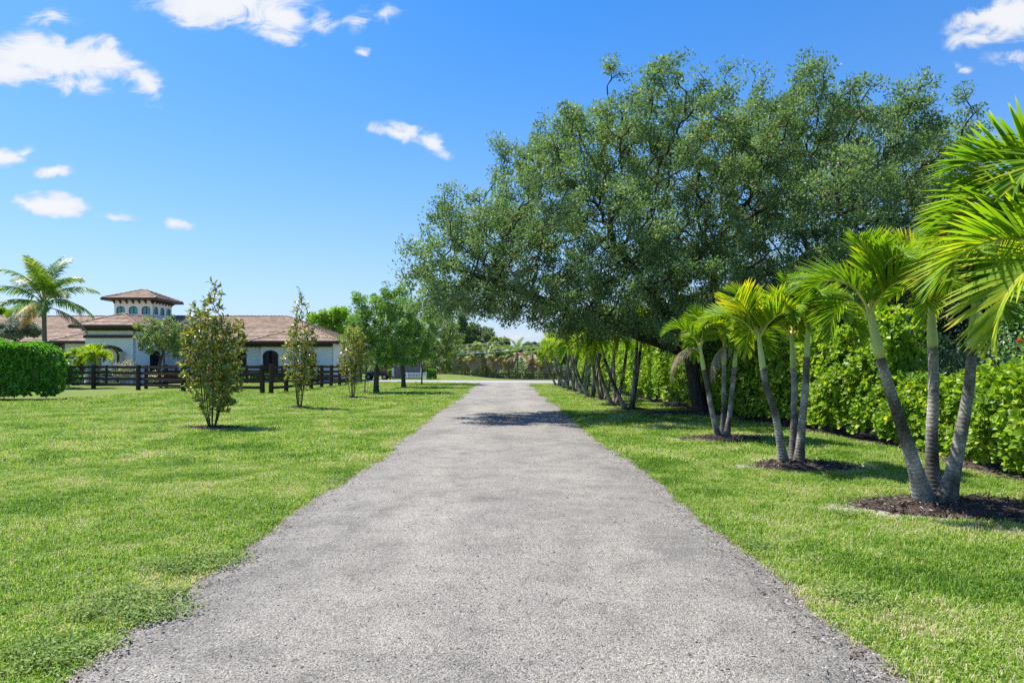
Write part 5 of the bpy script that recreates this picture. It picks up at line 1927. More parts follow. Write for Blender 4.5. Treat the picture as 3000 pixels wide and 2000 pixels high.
def clusia_hedge(name, y0, y1, xf, ht, thick, label, seed, dens, L, Wd, per, core=True, single=0, zlow=.07, lumps=.30):
    """Loose hedge along the drive: rosettes over the front face, the top and the near end."""
    r_ = np.random.default_rng(seed)
    n_f = int((y1 - y0) * dens)
    base = np.array([float(xf((y0 + y1) / 2)) + thick / 2, (y0 + y1) / 2, 0.0])
    root = thing(name, base, label, 'hedge')
    C_, A_ = [], []
    # front
    y = r_.uniform(y0, y1, n_f)
    q = zlow + (1 - zlow) * r_.random(n_f)
    h = ht(y)
    z = q * h
    bulge = .30 * lump(y * 1.6, z * 2.2, seed)
    x = xf(y) + .22 * (1 - np.sin(np.clip(q, 0, 1) * math.pi * .9 + .25)) + bulge + np.abs(r_.normal(size=n_f)) * .16 + .30 * np.clip(q - .88, 0, 1) / .12 * r_.random(n_f)
    C_.append(np.column_stack((x, y, z)))
    A_.append(unit(np.column_stack((-1 + .4 * r_.normal(size=n_f), .35 * r_.normal(size=n_f) - .25, .55 + .35 * r_.normal(size=n_f)))))
    # top
    n_t = int(n_f * .55)
    y = r_.uniform(y0, y1, n_t)
    x = xf(y) + r_.uniform(.05, thick, n_t)
    z = ht(y) * (1 + .05 * r_.normal(size=n_t)) + lumps * lump(y * 1.5, x * 2, seed + 1) - np.abs(r_.normal(size=n_t)) * .1
    C_.append(np.column_stack((x, y, z)))
    A_.append(unit(np.column_stack((.45 * r_.normal(size=n_t), .45 * r_.normal(size=n_t), np.ones(n_t)))))
    # near end
    n_e = int(thick * dens * .9)
    x = xf(np.full(n_e, y0)) + r_.uniform(0, thick, n_e)
    q = zlow + (1 - zlow) * r_.random(n_e)
    z = q * ht(np.full(n_e, y0))
    y = y0 + .15 * lump(x * 3, z * 2, seed + 2) + np.abs(r_.normal(size=n_e)) * .12
    C_.append(np.column_stack((x, y, z)))
    A_.append(unit(np.column_stack((.4 * r_.normal(size=n_e), -1 + .4 * r_.normal(size=n_e), .5 + .3 * r_.normal(size=n_e)))))
    C_, A_ = np.concatenate(C_), np.concatenate(A_)
    pos, d, nr, ll, ww, rn = rosettes(C_, A_, per, L, Wd, r_, 'obovate', clump=.55)
    keep = np.ones(len(pos), bool)
    if single:
        # the leaves that show largest are parts of their own
        dist = np.linalg.norm(pos - np.array([0, 0, H]), axis=1)
        vis = (pos[:, 0] - xf(pos[:, 1]) < .3) & (pos[:, 2] > .3) & (pos[:, 0] / pos[:, 1] < .76)
        cand = np.argsort(np.where(vis, dist, 1e9))[:single * 4]
        cand = r_.permutation(cand)[:single]
        keep[cand] = False
        lm = []
        for g in range(4):
            v_, f_, rr_ = leaf_geo(np.zeros((1, 3)), np.array([[1.0, 0, 0]]), np.array([[0, 0, 1.0]]), 1.0, Wd / L, .12, 'obovate', np.array([.3 + .17 * g]))
            lm.append(MB().add(v_, f_, rr_).mesh('leaf', [M['clusia_leaf']]))
        for j, i in enumerate(cand):
            s_ = unit(np.cross(d[i], nr[i]))
            u_ = np.cross(s_, d[i])
            R = Matrix((tuple(d[i]), tuple(-s_), tuple(u_))).transposed().to_4x4()
            o = link('leaf', lm[j % 4], root)
            o.matrix_local = Matrix.Translation(Vector(pos[i] - base)) @ R @ Matrix.Scale(float(ll[i]), 4)
    mb = MB().add(*leaf_geo(pos[keep], d[keep], nr[keep], ll[keep], ww[keep], .12, 'obovate', rn[keep]))
    fo_ = mb.build('foliage', M['clusia_leaf'], root, base)
    fo_['kind'] = 'stuff'
    # inner leaves and twigs
    mb = MB()
    if core:
        ys = np.arange(y0 + .3, y1 - .1, .5)
        ins = .55
        xa, xb, hh = xf(ys) + ins, xf(ys) + max(thick - .25, .62), ht(ys) - .30 - lumps * .6
        ring = np.stack([np.column_stack((xa + .25, ys, 0 * ys + .6)), np.column_stack((xa + .02, ys, hh * .7)), np.column_stack((xa + .2, ys, hh)), np.column_stack((xb, ys, hh)), np.column_stack((xb, ys, 0 * ys + .6))], 1)
        k_ = len(ys)
        i_ = np.arange(k_ - 1)[:, None] * 5
        j_ = np.arange(5)[None]
        f_ = np.stack([i_ + j_, i_ + (j_ + 1) % 5, i_ + 5 + (j_ + 1) % 5, i_ + 5 + j_], -1).reshape(-1, 4)
        mb.add(ring.reshape(-1, 3), f_, .15)
        mb.f.append((np.array([[4, 3, 2, 1, 0]]) + 0, 0))
        mb.build('inner_foliage', M['clusia_leaf'], root, base)
        mb = MB()
    ns = int((y1 - y0) * 6)
    for i in range(min(ns, 160)):
        y_ = r_.uniform(y0 + .1, y1 - .1)
        x_ = float(xf(y_)) + r_.uniform(.3, thick * .7)
        hh = float(ht(y_))
        e_ = np.array([max(x_ + r_.normal() * .2 - .1, float(xf(y_)) + .25), y_ + r_.normal() * .15, hh * r_.uniform(.5, .85)])
        ln_ = resample([(x_, y_, -.04), (x_ + r_.normal() * .06, y_ + r_.normal() * .06, hh * .3), e_], .25)
        mb.tube(ln_, np.linspace(.017, .006, len(ln_)), 5)
    mb.build('stems', M['stem_bark'], root, base, smooth=True)
    return root


def HF(y):
    return np.interp(y, [6, 8.7, 10.5, 12.2, 16, 23, 27, 55], [6.35, 6.55, 6.85, 7.1, 6.75, 6.12, 5.95, 5.6])


clusia_hedge('low_hedge', 6.6, 12.6, HF, lambda y: np.interp(y, [6, 8.5, 9.3, 10.2, 11.2, 12.6], [1.45, 1.36, 1.42, 1.3, 1.2, 1.25]), 1.2, 'low yellow green clusia hedge at the right edge in full sun', 201, 310, .120, .088, 5, single=300, lumps=.13)
clusia_hedge('tall_hedge', 12.7, 21.5, HF, lambda y: np.interp(y, [12.7, 13.1, 13.6, 14.6, 16, 21.5], [2.05, 2.35, 2.45, 2.2, 2.15, 2.25]), 1.0, 'tall glossy green clusia hedge behind the second and third palm clumps', 202, 280, .122, .09, 5)
clusia_hedge('far_hedge', 21.6, 54, HF, lambda y: 2.45 + .12 * np.sin(y * .8) + .1 * np.sin(y * 2.1), 1.7, 'bright green hedge running behind the far palm row to the road', 203, 130, .14, .10, 4)
# bare mulch under the hedge
ys = np.linspace(5.5, 55, 180)
e0 = HF(ys) - .10 + .10 * np.sin(ys * 2.3) + .06 * np.sin(ys * 5.7)
sv = np.concatenate([np.column_stack((e0, ys, 0 * ys + .004)), np.column_stack((HF(ys) + .6, ys, 0 * ys + .05)), np.column_stack((HF(ys) + 2.2, ys, 0 * ys + .004))])
k_ = len(ys)
sf = np.concatenate([np.column_stack((np.arange(k_ - 1) + r__ * k_, np.arange(k_ - 1) + 1 + r__ * k_, np.arange(k_ - 1) + 1 + (r__ + 1) * k_, np.arange(k_ - 1) + (r__ + 1) * k_)) for r__ in (0, 1)])
mb = MB().add(sv, sf, .35)
n_ = 2600
y = 6 + 20 * r_.random(n_) ** 1.6
q = r_.random(n_)
pos = np.column_stack((HF(y) - .15 + q * .8, y, .012 + .03 * r_.random(n_) + np.clip(q - .3, 0, .7) * .06))
mb.add(*leaf_geo(pos, np.column_stack((r_.normal(size=n_), r_.normal(size=n_), r_.normal(size=n_) * .3)), rand_unit(n_, r_) * .6 + (0, 0, 1), r_.uniform(.04, .11, n_), r_.uniform(.012, .035, n_), .15, 'oval', r_.random(n_) ** .8))
tag(mb.build('hedge_mulch', M['mulch']), 'strip of dark mulch and fallen leaves under the hedge', kind='stuff')


def clipped_hedge(name, x0, x1, y0, y1, h, label, seed, n_, L, per=5, leaf='hedge_leaf', roundness=.3, zlow=.12):
    r_ = np.random.default_rng(seed)
    base = np.array([(x0 + x1) / 2, (y0 + y1) / 2, 0.0])
    root = thing(name, base, label, 'hedge')
    sz = np.array([x1 - x0, y1 - y0, h])
    A_ = np.array([sz[0] * sz[1], sz[0] * h, sz[0] * h * .3, sz[1] * h, sz[1] * h])
    face = r_.choice(5, n_, p=A_ / A_.sum())
    a, b_ = r_.random(n_), r_.random(n_)
    zz = zlow + (h - zlow) * b_
    pos = np.empty((n_, 3))
    nrm = np.zeros((n_, 3))
    for k_, (nx_, ny_, nz_) in enumerate(((0, 0, 1), (0, -1, 0), (0, 1, 0), (-1, 0, 0), (1, 0, 0))):
        m_ = face == k_
        if k_ == 0:
            pos[m_] = np.column_stack((x0 + a[m_] * sz[0], y0 + b_[m_] * sz[1], np.full(m_.sum(), h)))
        elif k_ in (1, 2):
            pos[m_] = np.column_stack((x0 + a[m_] * sz[0], np.full(m_.sum(), y0 if k_ == 1 else y1), zz[m_]))
        else:
            pos[m_] = np.column_stack((np.full(m_.sum(), x0 if k_ == 3 else x1), y0 + a[m_] * sz[1], zz[m_]))
        nrm[m_] = (nx_, ny_, nz_)
    # round the corners toward a superellipsoid
    c = base + (0, 0, h / 2)
    q = (pos - c) / (sz / 2)
    q[:, 2] = np.clip(q[:, 2], -1, 1)
    nn = np.linalg.norm(np.abs(q) ** 1, ord=None, axis=1) if False else (np.abs(q) ** 7).sum(1) ** (1 / 7)
    q = q / nn[:, None]
    pos = c + q * (sz / 2) + nrm * (min(.2, sz.min() * .12) * lump(pos[:, 0] * 2 + pos[:, 1], pos[:, 2] * 2 + pos[:, 1], seed))[:, None] - nrm * np.abs(r_.normal(size=n_))[:, None] * .09
    pos[:, 2] = np.maximum(pos[:, 2], zlow * .6)
    ax = unit(nrm + (0, 0, .55) + r_.normal(size=(n_, 3)) * .45)
    p_, d_, nr_, ll, ww, rn = rosettes(pos, ax, per, L, L * .6, r_, 'obovate')
    fo_ = MB().add(*leaf_geo(p_, d_, nr_, ll, ww, .12, 'oval', rn)).build('foliage', M[leaf], root, base)
    fo_['kind'] = 'stuff'
    ins = min(.35, sz.min() * .22)
    cb = MB().box((base[0], base[1], (h - ins + .3) / 2 + .05), (sz[0] - 2 * ins, sz[1] - 2 * ins, h - ins - .3), 0, .2)
    cb.build('inner_foliage', M[leaf], root, base)
    st_ = MB()
    for i in range(int(max(6, sz[0] * 4))):
        x_, y_ = x0 + sz[0] * r_.uniform(.2, .8), y0 + sz[1] * r_.uniform(.2, .8)
        st_.tube([(x_, y_, -.04), (x_ + r_.normal() * .06, y_ + r_.normal() * .06, .35), (x_ + r_.normal() * .15, y_ + r_.normal() * .15, .8 * min(h, 1.2))], [.025, .02, .01], 5)
    st_.build('stems', M['stem_bark'], root, base, smooth=True)
    return root


clipped_hedge('clipped_hedge', -31.5, -19.5, 28.7, 30.6, 2.5, 'big clipped glossy green hedge at the left picture edge', 211, 9500, .12, 5, zlow=.06)
sh = G(197, 1134)
clipped_hedge('small_shrub', sh[0] - .75, sh[0] + .5, sh[1] - .5, sh[1] + .6, 1.5, 'small rounded dark shrub between the clipped hedge and the fence', 212, 1100, .11, 4)
rb = P(1263, 1100, 70)
clipped_hedge('round_shrub', rb[0] - .48, rb[0] + .48, 69.6, 70.5, 1.05, 'round clipped shrub beside the white railing', 213, 700, .12, 4)
yb = P(1143, 1100, 70.6)
clipped_hedge('column_shrub', yb[0] - .17, yb[0] + .17, 70.4, 70.8, 1.05, 'narrow lime green shrub beside the grey gate panel', 214, 300, .1, 4, leaf='lime_leaf')
for i, (xa, xb) in enumerate(((-28.2, -22.2), (-21.8, -15.6))):
    clipped_hedge('foundation_hedge', xa, xb, 57.5, 58.3, .72, ('low green hedge along the house wall left of the end bay', 'low green hedge under the shuttered windows of the end bay')[i], 215 + i, 1500, .12, 4)
clipped_hedge('foundation_hedge', -39.5, -33.8, 55.2, 56.2, .62, 'low green hedge along the house wall left of the porch', 217, 1200, .12, 4)
# flowering shrubs by the porch
for i, (px_, z_, h_) in enumerate(((352, 52, 1.75), (378, 52.5, 1.9), (455, 51.5, 1.0))):
    x_ = (px_ - VX) / F * z_
    r_ = np.random.default_rng(300 + i)
    base = np.array([x_, z_, 0.0])
    root = thing('flowering_shrub', base, ('white flowering shrub in front of the porch arch', 'taller white flowering shrub beside the porch column', 'small pale flowering shrub under the loose green tree')[i], 'shrub', 'flowering shrubs by the porch')
    nodes, par = grow(ell_points([(x_, z_, h_ * .6, .7, .5, h_ * .4)], 160, 300 + i), [np.array([(x_, z_, -.03), (x_, z_, .2), (x_, z_, .4)])], .14, .18, 300 + i)
    rad, cnt = radii(nodes, par, .006)
    branch_mesh(MB(), nodes, par, np.minimum(rad, .03), 5).build('stems', M['stem_bark'], root, base)
    mb = MB()
    twig_leaves(mb, nodes, par, cnt, 4, 6, .25, .12, .06, 301 + i)
    mb.build('foliage', M['olive_tree_leaf'], root, base)
    mb = MB()
    twig_leaves(mb, nodes, par, cnt, 1, 5, .2, .11, .09, 311 + i)
    mb.build('blossom', M['white_flower'], root, base)
# hibiscus beyond the low hedge, with a few orange red flowers
hb = P(3010, 1000, 12.3)
base = np.array([hb[0], 12.3, 0.0])
root = thing('hibiscus_shrub', base, 'leafy hibiscus with orange red flowers behind the low hedge', 'shrub')
nodes, par = grow(ell_points([(hb[0] + .2, 12.5, 1.9, .75, .7, .95)], 260, 320), [np.array([(hb[0] + .2, 12.5, -.03 + .25 * i_) for i_ in range(5)])], .14, .17, 320, lift=.1)
rad, cnt = radii(nodes, par, .006)
branch_mesh(MB(), nodes, par, np.minimum(rad, .035), 5).build('stems', M['stem_bark'], root, base)
mb = MB()
twig_leaves(mb, nodes, par, cnt, 4, 7, .22, .09, .055, 321, 'oval')
mb.build('foliage', M['lawn_tree_leaf'], root, base)
for (px_, py_) in ((2984, 997), (2975, 1095), (2917, 1080)):
    c = P(px_, py_, 11.9 if py_ < 1050 else 9.2)
    if py_ > 1050:
        continue
    mb = MB()
    a_ = np.arange(5) * 2 * math.pi / 5
    d = np.column_stack((np.cos(a_), np.full(5, -.45), np.sin(a_)))
    mb.add(*leaf_geo(np.repeat(c[None], 5, 0), d, np.tile([0, -1.0, 0], (5, 1)) + d * .1, .055, .05, .1, 'obovate'))
    mb.build('flower', M['flower'], root, base)

# ------------------------------------------------------------------ far things by the cross road
# grey gate panel between white posts
gp = P(1150, 1111, 70)
base = np.array([gp[0], 70.0, 0])
root = thing('gate_panel', base, 'tall grey panelled gate with white end posts across the road', 'gate')
for i in range(8):
    MB().box((gp[0] + .33 + i * .345, 70.05 + .012 * (i % 2), 1.08), (.335, .06, 2.0)).build('panel', M['grey_panel'], root, base)
for x_ in (gp[0] + .04, gp[0] + 2.98):
    p_ = MB().box((x_, 70.0, 1.1), (.2, .2, 2.2)).box((x_, 70.0, 2.23), (.28, .28, .08)).build('post', M['white_paint'], root, base)
    for z_ in (.25, 1.3):
        MB().box((x_ + .03, 69.87, z_), (.2, .06, .14)).build('hinge', M['dark_metal'], p_, base)
# white railing before it
wr = P(1178, 1111, 68.9)
base = np.array([wr[0], 68.9, 0])
root = thing('white_railing', base, 'low white picket railing in front of the grey gate', 'railing')
for i, x_ in enumerate((0, .5, 1.9, 2.42)):
    MB().box((wr[0] + x_, 68.9, .37 + (.04 if i in (0, 3) else 0)), (.09, .09, .74 + (.08 if i in (0, 3) else 0))).build('post', M['white_paint'], root, base)
for z_ in (.25, .68):
    MB().box((wr[0] + 1.21, 68.85, z_), (2.4, .04, .09)).build('rail', M['white_paint'], root, base)
for i in range(15):
    MB().box((wr[0] + .12 + i * .157, 68.82, .465), (.075, .02, .36)).build('picket', M['white_paint'], root, base)

# dark open utility cart parked left of the gate
ub = P(1106, 1111.5, 69.3)
base = np.array([ub[0], 69.3, 0])
cart = thing('utility_cart', base, 'dark open utility cart with a wooden crate parked across the road', 'cart')


def cb(name, mat, boxes, parent=None):
    m_ = MB()
    for c, s in boxes:
        m_.box(np.asarray(c) + base, s)
    return m_.build(name, M[mat], parent or cart, base)


cb('body', 'dark_metal', [((0, 0, .52), (2.0, 1.2, .20)), ((-.78, 0, .68), (.42, 1.18, .16)), ((.05, -.58, .70), (1.3, .05, .18)), ((.05, .58, .70), (1.3, .05, .18)), ((.98, 0, .70), (.05, 1.18, .18))])
cb('seat', 'rubber', [((-.25, 0, .72), (.45, 1.0, .12)), ((0, 0, .95), (.1, 1.0, .4))])
cb('bumper', 'dark_metal', [((-1.06, 0, .45), (.08, 1.0, .12)), ((1.06, 0, .45), (.08, 1.0, .12))])
fr_ = MB()
for x_ in (-.62, .12):
    for y_ in (-.55, .55):
        fr_.tube([base + (x_, y_, .6), base + (x_ + (.12 if x_ < 0 else 0), y_, 1.62)], .025, 6)
fr_.tube([base + (-.5, -.55, 1.62), base + (.12, -.55, 1.62)], .025, 6).tube([base + (-.5, .55, 1.62), base + (.12, .55, 1.62)], .025, 6)
fr_.build('roll_frame', M['dark_metal'], cart, base)
for x_ in (-.80, .78):
    for y_ in (-.55, .55):
        wv = MB()
        a_ = np.linspace(0, 2 * math.pi, 19)
        c0 = base + np.array([x_, y_, .30])
        wv.tube(np.column_stack((c0[0] + .215 * np.cos(a_), np.full(19, c0[1]), c0[2] + .215 * np.sin(a_))), .085, 8, cap=False)
        w_ = wv.build('wheel', M['rubber'], cart, base, smooth=True)
        hb_ = MB()
        hb_.tube([c0 - (0, .07, 0), c0 + (0, .07, 0)], .15, 12)
        hb_.build('rim', M['steel'], w_, base)
for (x_, z_) in ((.35, .80),):
    cr = MB()
    for i in range(4):
        cr.box(base + (x_ + .1, -.46, z_ - .16 + i * .12), (.62, .03, .10)).box(base + (x_ + .1, .1, z_ - .16 + i * .12), (.62, .03, .10))
        cr.box(base + (x_ - .21, -.18, z_ - .16 + i * .12), (.03, .55, .10)).box(base + (x_ + .41, -.18, z_ - .16 + i * .12), (.03, .55, .10))
    tag(cr.build('crate', M['crate_wood']), 'reddish wooden crate standing in the utility cart bed', 'crate')

# small red cart far behind the berm
base = np.append(P(1291, 1097, 92)[:2], 0)
base[2] = float(ground_z(base[0], base[1]))
cart = thing('red_cart', base, 'small red cart with white roof half hidden behind the berm', 'cart')
cb('body', 'red_paint', [((0, 0, .75), (1.1, 1.6, .5)), ((-.05, -.85, .85), (.9, .3, .3))])
cb('roof', 'white_paint', [((0, .1, 1.75), (1.15, 1.5, .07))])
fr_ = MB()
for x_ in (-.5, .5):
    for y_ in (-.6, .75):
        fr_.tube([base + (x_, y_, .9), base + (x_, y_, 1.73)], .03, 5)
fr_.build('roof_post', M['dark_metal'], cart, base)
for x_ in (-.5, .5):
    for y_ in (-.6, .6):
        MB().tube([base + (x_ - .09, y_, .26), base + (x_ + .09, y_, .26)], .26, 12).build('wheel', M['rubber'], cart, base)

# far house behind the sabal palms
fh = P(1553, 1100, 128)
base = np.array([fh[0], 128.0, -.8])
root = thing('far_house', base, 'white house with salmon roof half hidden behind the sabal palms', 'house')
mb = MB().box(base + (0, 0, 1.4), (13, 7, 2.8))
mb.build('wall', M['white_paint'], root, base)
mb = MB()
ze = 2.0
roof_plane(mb, base + (-7, -4, 2.75), base + (7, -4, 2.75), base + (3, 0, 4.6), base + (-3, 0, 4.6))
roof_plane(mb, base + (7, -4, 2.75), base + (7, 4, 2.75), base + (3, 0, 4.6), base + (3, 0, 4.6))
roof_plane(mb, base + (7, 4, 2.75), base + (-7, 4, 2.75), base + (-3, 0, 4.6), base + (3, 0, 4.6))
roof_plane(mb, base + (-7, 4, 2.75), base + (-7, -4, 2.75), base + (-3, 0, 4.6), base + (-3, 0, 4.6))
mb.build('roof', M['far_roof'], root, base)
for x_ in (-5, -2.5, 1.0, 4.5):
    MB().box(base + (x_, -3.53, 1.5), (1.1, .06, 1.2)).build('window', M['dark_opening'], root, base)

# overhead wires: from a pole hidden by the lawn trees to one behind the oak
for i, (x0, y0, x1, y1) in enumerate(((1180, 1016, 1680, 972), (1180, 1034, 1680, 995), (1180, 1040, 1680, 1003))):
    a, b_ = P(x0, y0, 100), P(x1, y1, 100)
    t_ = np.linspace(0, 1, 24)[:, None]
    pts = a + (b_ - a) * t_ - np.array([0, 0, .5]) * (4 * t_ * (1 - t_))
    tag(MB().tube(pts, .022, 5).build('overhead_wire', M['wire']), ('topmost overhead wire crossing before the far oak', 'middle overhead wire crossing before the far oak', 'lowest overhead wire crossing before the far oak')[i], 'wire', 'overhead wires')
for px_, top in ((1180, 1005), (1682, 965)):
    p_ = P(px_, top, 100.3)
    root = thing('utility_pole', (p_[0], 100.3, -.8), 'wooden utility pole ' + ('hidden among the lawn trees' if px_ < 1400 else 'hidden behind the oak limb'), 'pole')
    MB().tube([(p_[0], 100.3, -.9), (p_[0], 100.3, p_[2] + .4)], [.15, .1], 9).build('shaft', M['tree_bark'], root, (p_[0], 100.3, -.8))
    MB().box((p_[0], 100.2, p_[2] - 1.0), (.14, .14, 2.0)).build('wire_bracket', M['tree_bark'], root, (p_[0], 100.3, -.8))

# ------------------------------------------------------------------ grass, weeds, gravel (uncountable)
def instancer(name, sources, pts, rot, scl, idx, label):
    """One stuff object: points that carry small meshes."""
    src = bpy.data.collections.new(name + '_source')
    for k_, me in enumerate(sources):
        src.objects.link(bpy.data.objects.new('%s_%02d' % (name, k_), me))
    me = bpy.data.meshes.new(name)
    me.vertices.add(len(pts))
    me.vertices.foreach_set('co', np.asarray(pts, np.float32).ravel())
    for nm, ty, data, key in (('rot', 'FLOAT_VECTOR', rot, 'vector'), ('scl', 'FLOAT_VECTOR', scl, 'vector'), ('pick', 'INT', idx, 'value')):
        a = me.attributes.new(nm, ty, 'POINT')
        a.data.foreach_set(key, np.asarray(data, np.int32 if ty == 'INT' else np.float32).ravel())
    o = link(name, me)
    ng = bpy.data.node_groups.new(name, 'GeometryNodeTree')
    ng.interface.new_socket('Geometry', in_out='INPUT', socket_type='NodeSocketGeometry')
    ng.interface.new_socket('Geometry', in_out='OUTPUT', socket_type='NodeSocketGeometry')
    N, Lk = ng.nodes, ng.links
    gi, go = N.new('NodeGroupInput'), N.new('NodeGroupOutput')
    ci = N.new('GeometryNodeCollectionInfo')
    ci.inputs['Collection'].default_value = src
    ci.inputs['Separate Children'].default_value = True
    ci.inputs['Reset Children'].default_value = True
    ip = N.new('GeometryNodeInstanceOnPoints')
    ip.inputs['Pick Instance'].default_value = True

    def attr(nm, ty):
        q = N.new('GeometryNodeInputNamedAttribute')
        q.data_type = ty
        q.inputs['Name'].default_value = nm
        return q.outputs['Attribute']
    e2r = N.new('FunctionNodeEulerToRotation')
    Lk.new(attr('rot', 'FLOAT_VECTOR'), e2r.inputs[0])
    Lk.new(gi.outputs[0], ip.inputs['Points'])
    Lk.new(ci.outputs[0], ip.inputs['Instance'])
    Lk.new(attr('pick', 'INT'), ip.inputs['Instance Index'])
    Lk.new(e2r.outputs[0], ip.inputs['Rotation'])
    Lk.new(attr('scl', 'FLOAT_VECTOR'), ip.inputs['Scale'])
    Lk.new(ip.outputs[0], go.inputs[0])
    md = o.modifiers.new('scatter', 'NODES')
    md.node_group = ng
    return tag(o, label, kind='stuff')


def tuft(seed, blades, radius, hmin, hmax, width, lean=.9):
    r_ = np.random.default_rng(seed)
    mb = MB()
    n_ = blades
    a = r_.uniform(0, 6.28, n_)
    q = radius * np.sqrt(r_.random(n_))
    p0 = np.column_stack((q * np.cos(a), q * np.sin(a), np.full(n_, -.008)))
    h = r_.uniform(hmin, hmax, n_)
    az = r_.uniform(0, 6.28, n_)
    ln_ = np.abs(r_.normal(size=n_)) * lean * .6 + .15
    d = np.column_stack((np.cos(az), np.sin(az), 0 * az))
    s_ = np.column_stack((-np.sin(az), np.cos(az), 0 * az))
    w = width * r_.uniform(.7, 1.25, n_)[:, None]
    p1 = p0 + d * (h * ln_ * .35)[:, None] + np.column_stack((0 * h, 0 * h, h * .62))
    p2 = p0 + d * (h * ln_ * 1.05)[:, None] + np.column_stack((0 * h, 0 * h, h * np.clip(1.0 - .35 * ln_, .25, 1)))
    v_ = np.stack([p0 - s_ * w / 2, p0 + s_ * w / 2, p1 - s_ * w * .45, p1 + s_ * w * .45, p2], 1).reshape(-1, 3)
    b0 = np.arange(n_)[:, None] * 5
    rn = np.repeat(np.clip(.45 + .22 * r_.normal(size=n_), 0, 1), 5)
    mb.add(v_, b0 + np.array([[0, 1, 3, 2]]), rn)
    mb.f.append((b0 + np.array([[2, 3, 4]]), 0))
    return mb.mesh('grass_tuft', [M['grass']])


near_t = [tuft(i, 34, .085, .022, .062, .0058) for i in range(6)]
mid_t = [tuft(10 + i, 40, .16, .03, .075, .010) for i in range(5)]
far_t = [tuft(20 + i, 44, .34, .03, .075, .020) for i in range(4)]


def in_ring(x, y, grow_=0.0):
    m_ = np.zeros(len(x), bool)
    for cx, cy, ra, rb in [(4.74, 7.1, 1.02, .60), (4.35, 4.3, .9, .7), (4.38, 10.05, .74, .50), (4.42, 13.75, .95, .55), (-6.85, 16.1, .78, .5), (-7.05, 23.6, .6, .42), (-6.95, 31.2, .75, .5), (6.3, 21.2, 2.2, 1.1)] + [(x_ + .05, z_, .85, .5) for x_, z_ in zip(ROWX, ROWZ)]:
        m_ |= ((x - cx) / (ra + grow_)) ** 2 + ((y - cy) / (rb + grow_)) ** 2 < 1
    return m_


def lawn_points(y0, y1, dens, seed, margin=3.2, edge_in=0.0):
    r_ = np.random.default_rng(seed)
    xm = .80 * y1 + margin
    n_ = int((y1 - y0) * 2 * xm * dens)
    x, y = r_.uniform(-xm, xm, n_), r_.uniform(y0, y1, n_)
    xl, xr = road_edge(y)
    ok = (np.abs(x) < .80 * y + margin) & ((x < xl - edge_in) | (x > xr + edge_in)) & ~in_ring(x, y, -.03)
    ok &= ~((x > HF(y) - .06 + .1 * np.sin(y * 2.3)) & (x > 0))
    ok &= ~((x < -19.2) & (y > 28.4))
    ok &= (y < np.interp(x, cr_x, front) - .1)
    sand = np.zeros(n_)
    for cx, cy, ra, rb in SAND:
        sand = np.maximum(sand, 1.3 - np.sqrt(((x - cx) / ra) ** 2 + ((y - cy) / rb) ** 2))
    thin = .5 + .5 * lump(x * 1.3, y * 1.3, 9)
    ok &= r_.random(n_) > np.clip(sand * 1.3, 0, .88)
    ok &= r_.random(n_) > np.clip(.42 - thin * .6, 0, .35)
    return x[ok], y[ok], r_


tot = 0
for nm, srcs, bands in (('grass_near', near_t, ((.2, 6, 330), (6, 10.5, 240))), ('grass_middle', mid_t, ((10.5, 16, 95), (16, 24, 52))), ('grass_far', far_t, ((24, 38, 15), (38, 60, 7)))):
    xs, ys = [], []
    for bi, (y0, y1, dn) in enumerate(bands):
        x, y, r_ = lawn_points(y0, y1, dn, 400 + int(y0 * 7))
        xs.append(x)
        ys.append(y)
    x, y = np.concatenate(xs), np.concatenate(ys)
    n_ = len(x)
    rot = np.column_stack((r_.normal(size=n_) * .12, r_.normal(size=n_) * .12, r_.uniform(0, 6.28, n_)))
    patch = 1 + .25 * lump(x * .9, y * .9, 17)
    sc_ = r_.uniform(.75, 1.25, n_) * patch
    instancer(nm, srcs, np.column_stack((x, y, ground_z(x, y))), rot, np.column_stack((sc_ ** .3, sc_ ** .3, sc_)), r_.integers(0, len(srcs), n_),
              {'grass_near': 'mown grass blades close to the viewer', 'grass_middle': 'mown grass blades at middle distance', 'grass_far': 'mown grass blades toward the far road'}[nm])
    tot += n_
print('tufts', tot)

# broad-leaved weed mats along the left edge of the drive
def weed_mesh(seed):
    r_ = np.random.default_rng(seed)
    n_ = 46
    a = r_.uniform(0, 6.28, n_)
    q = .10 * np.sqrt(r_.random(n_))
    pos = np.column_stack((q * np.cos(a), q * np.sin(a), .015 + .045 * r_.random(n_) * (1 - q / .13)))
    d = np.column_stack((r_.normal(size=n_), r_.normal(size=n_), r_.normal(size=n_) * .35 + .2))
    return MB().add(*leaf_geo(pos, d, rand_unit(n_, r_) * .5 + (0, 0, 1), r_.uniform(.014, .026, n_), r_.uniform(.008, .014, n_), .1, 'diamond', r_.random(n_))).mesh('weed', [M['weed']])


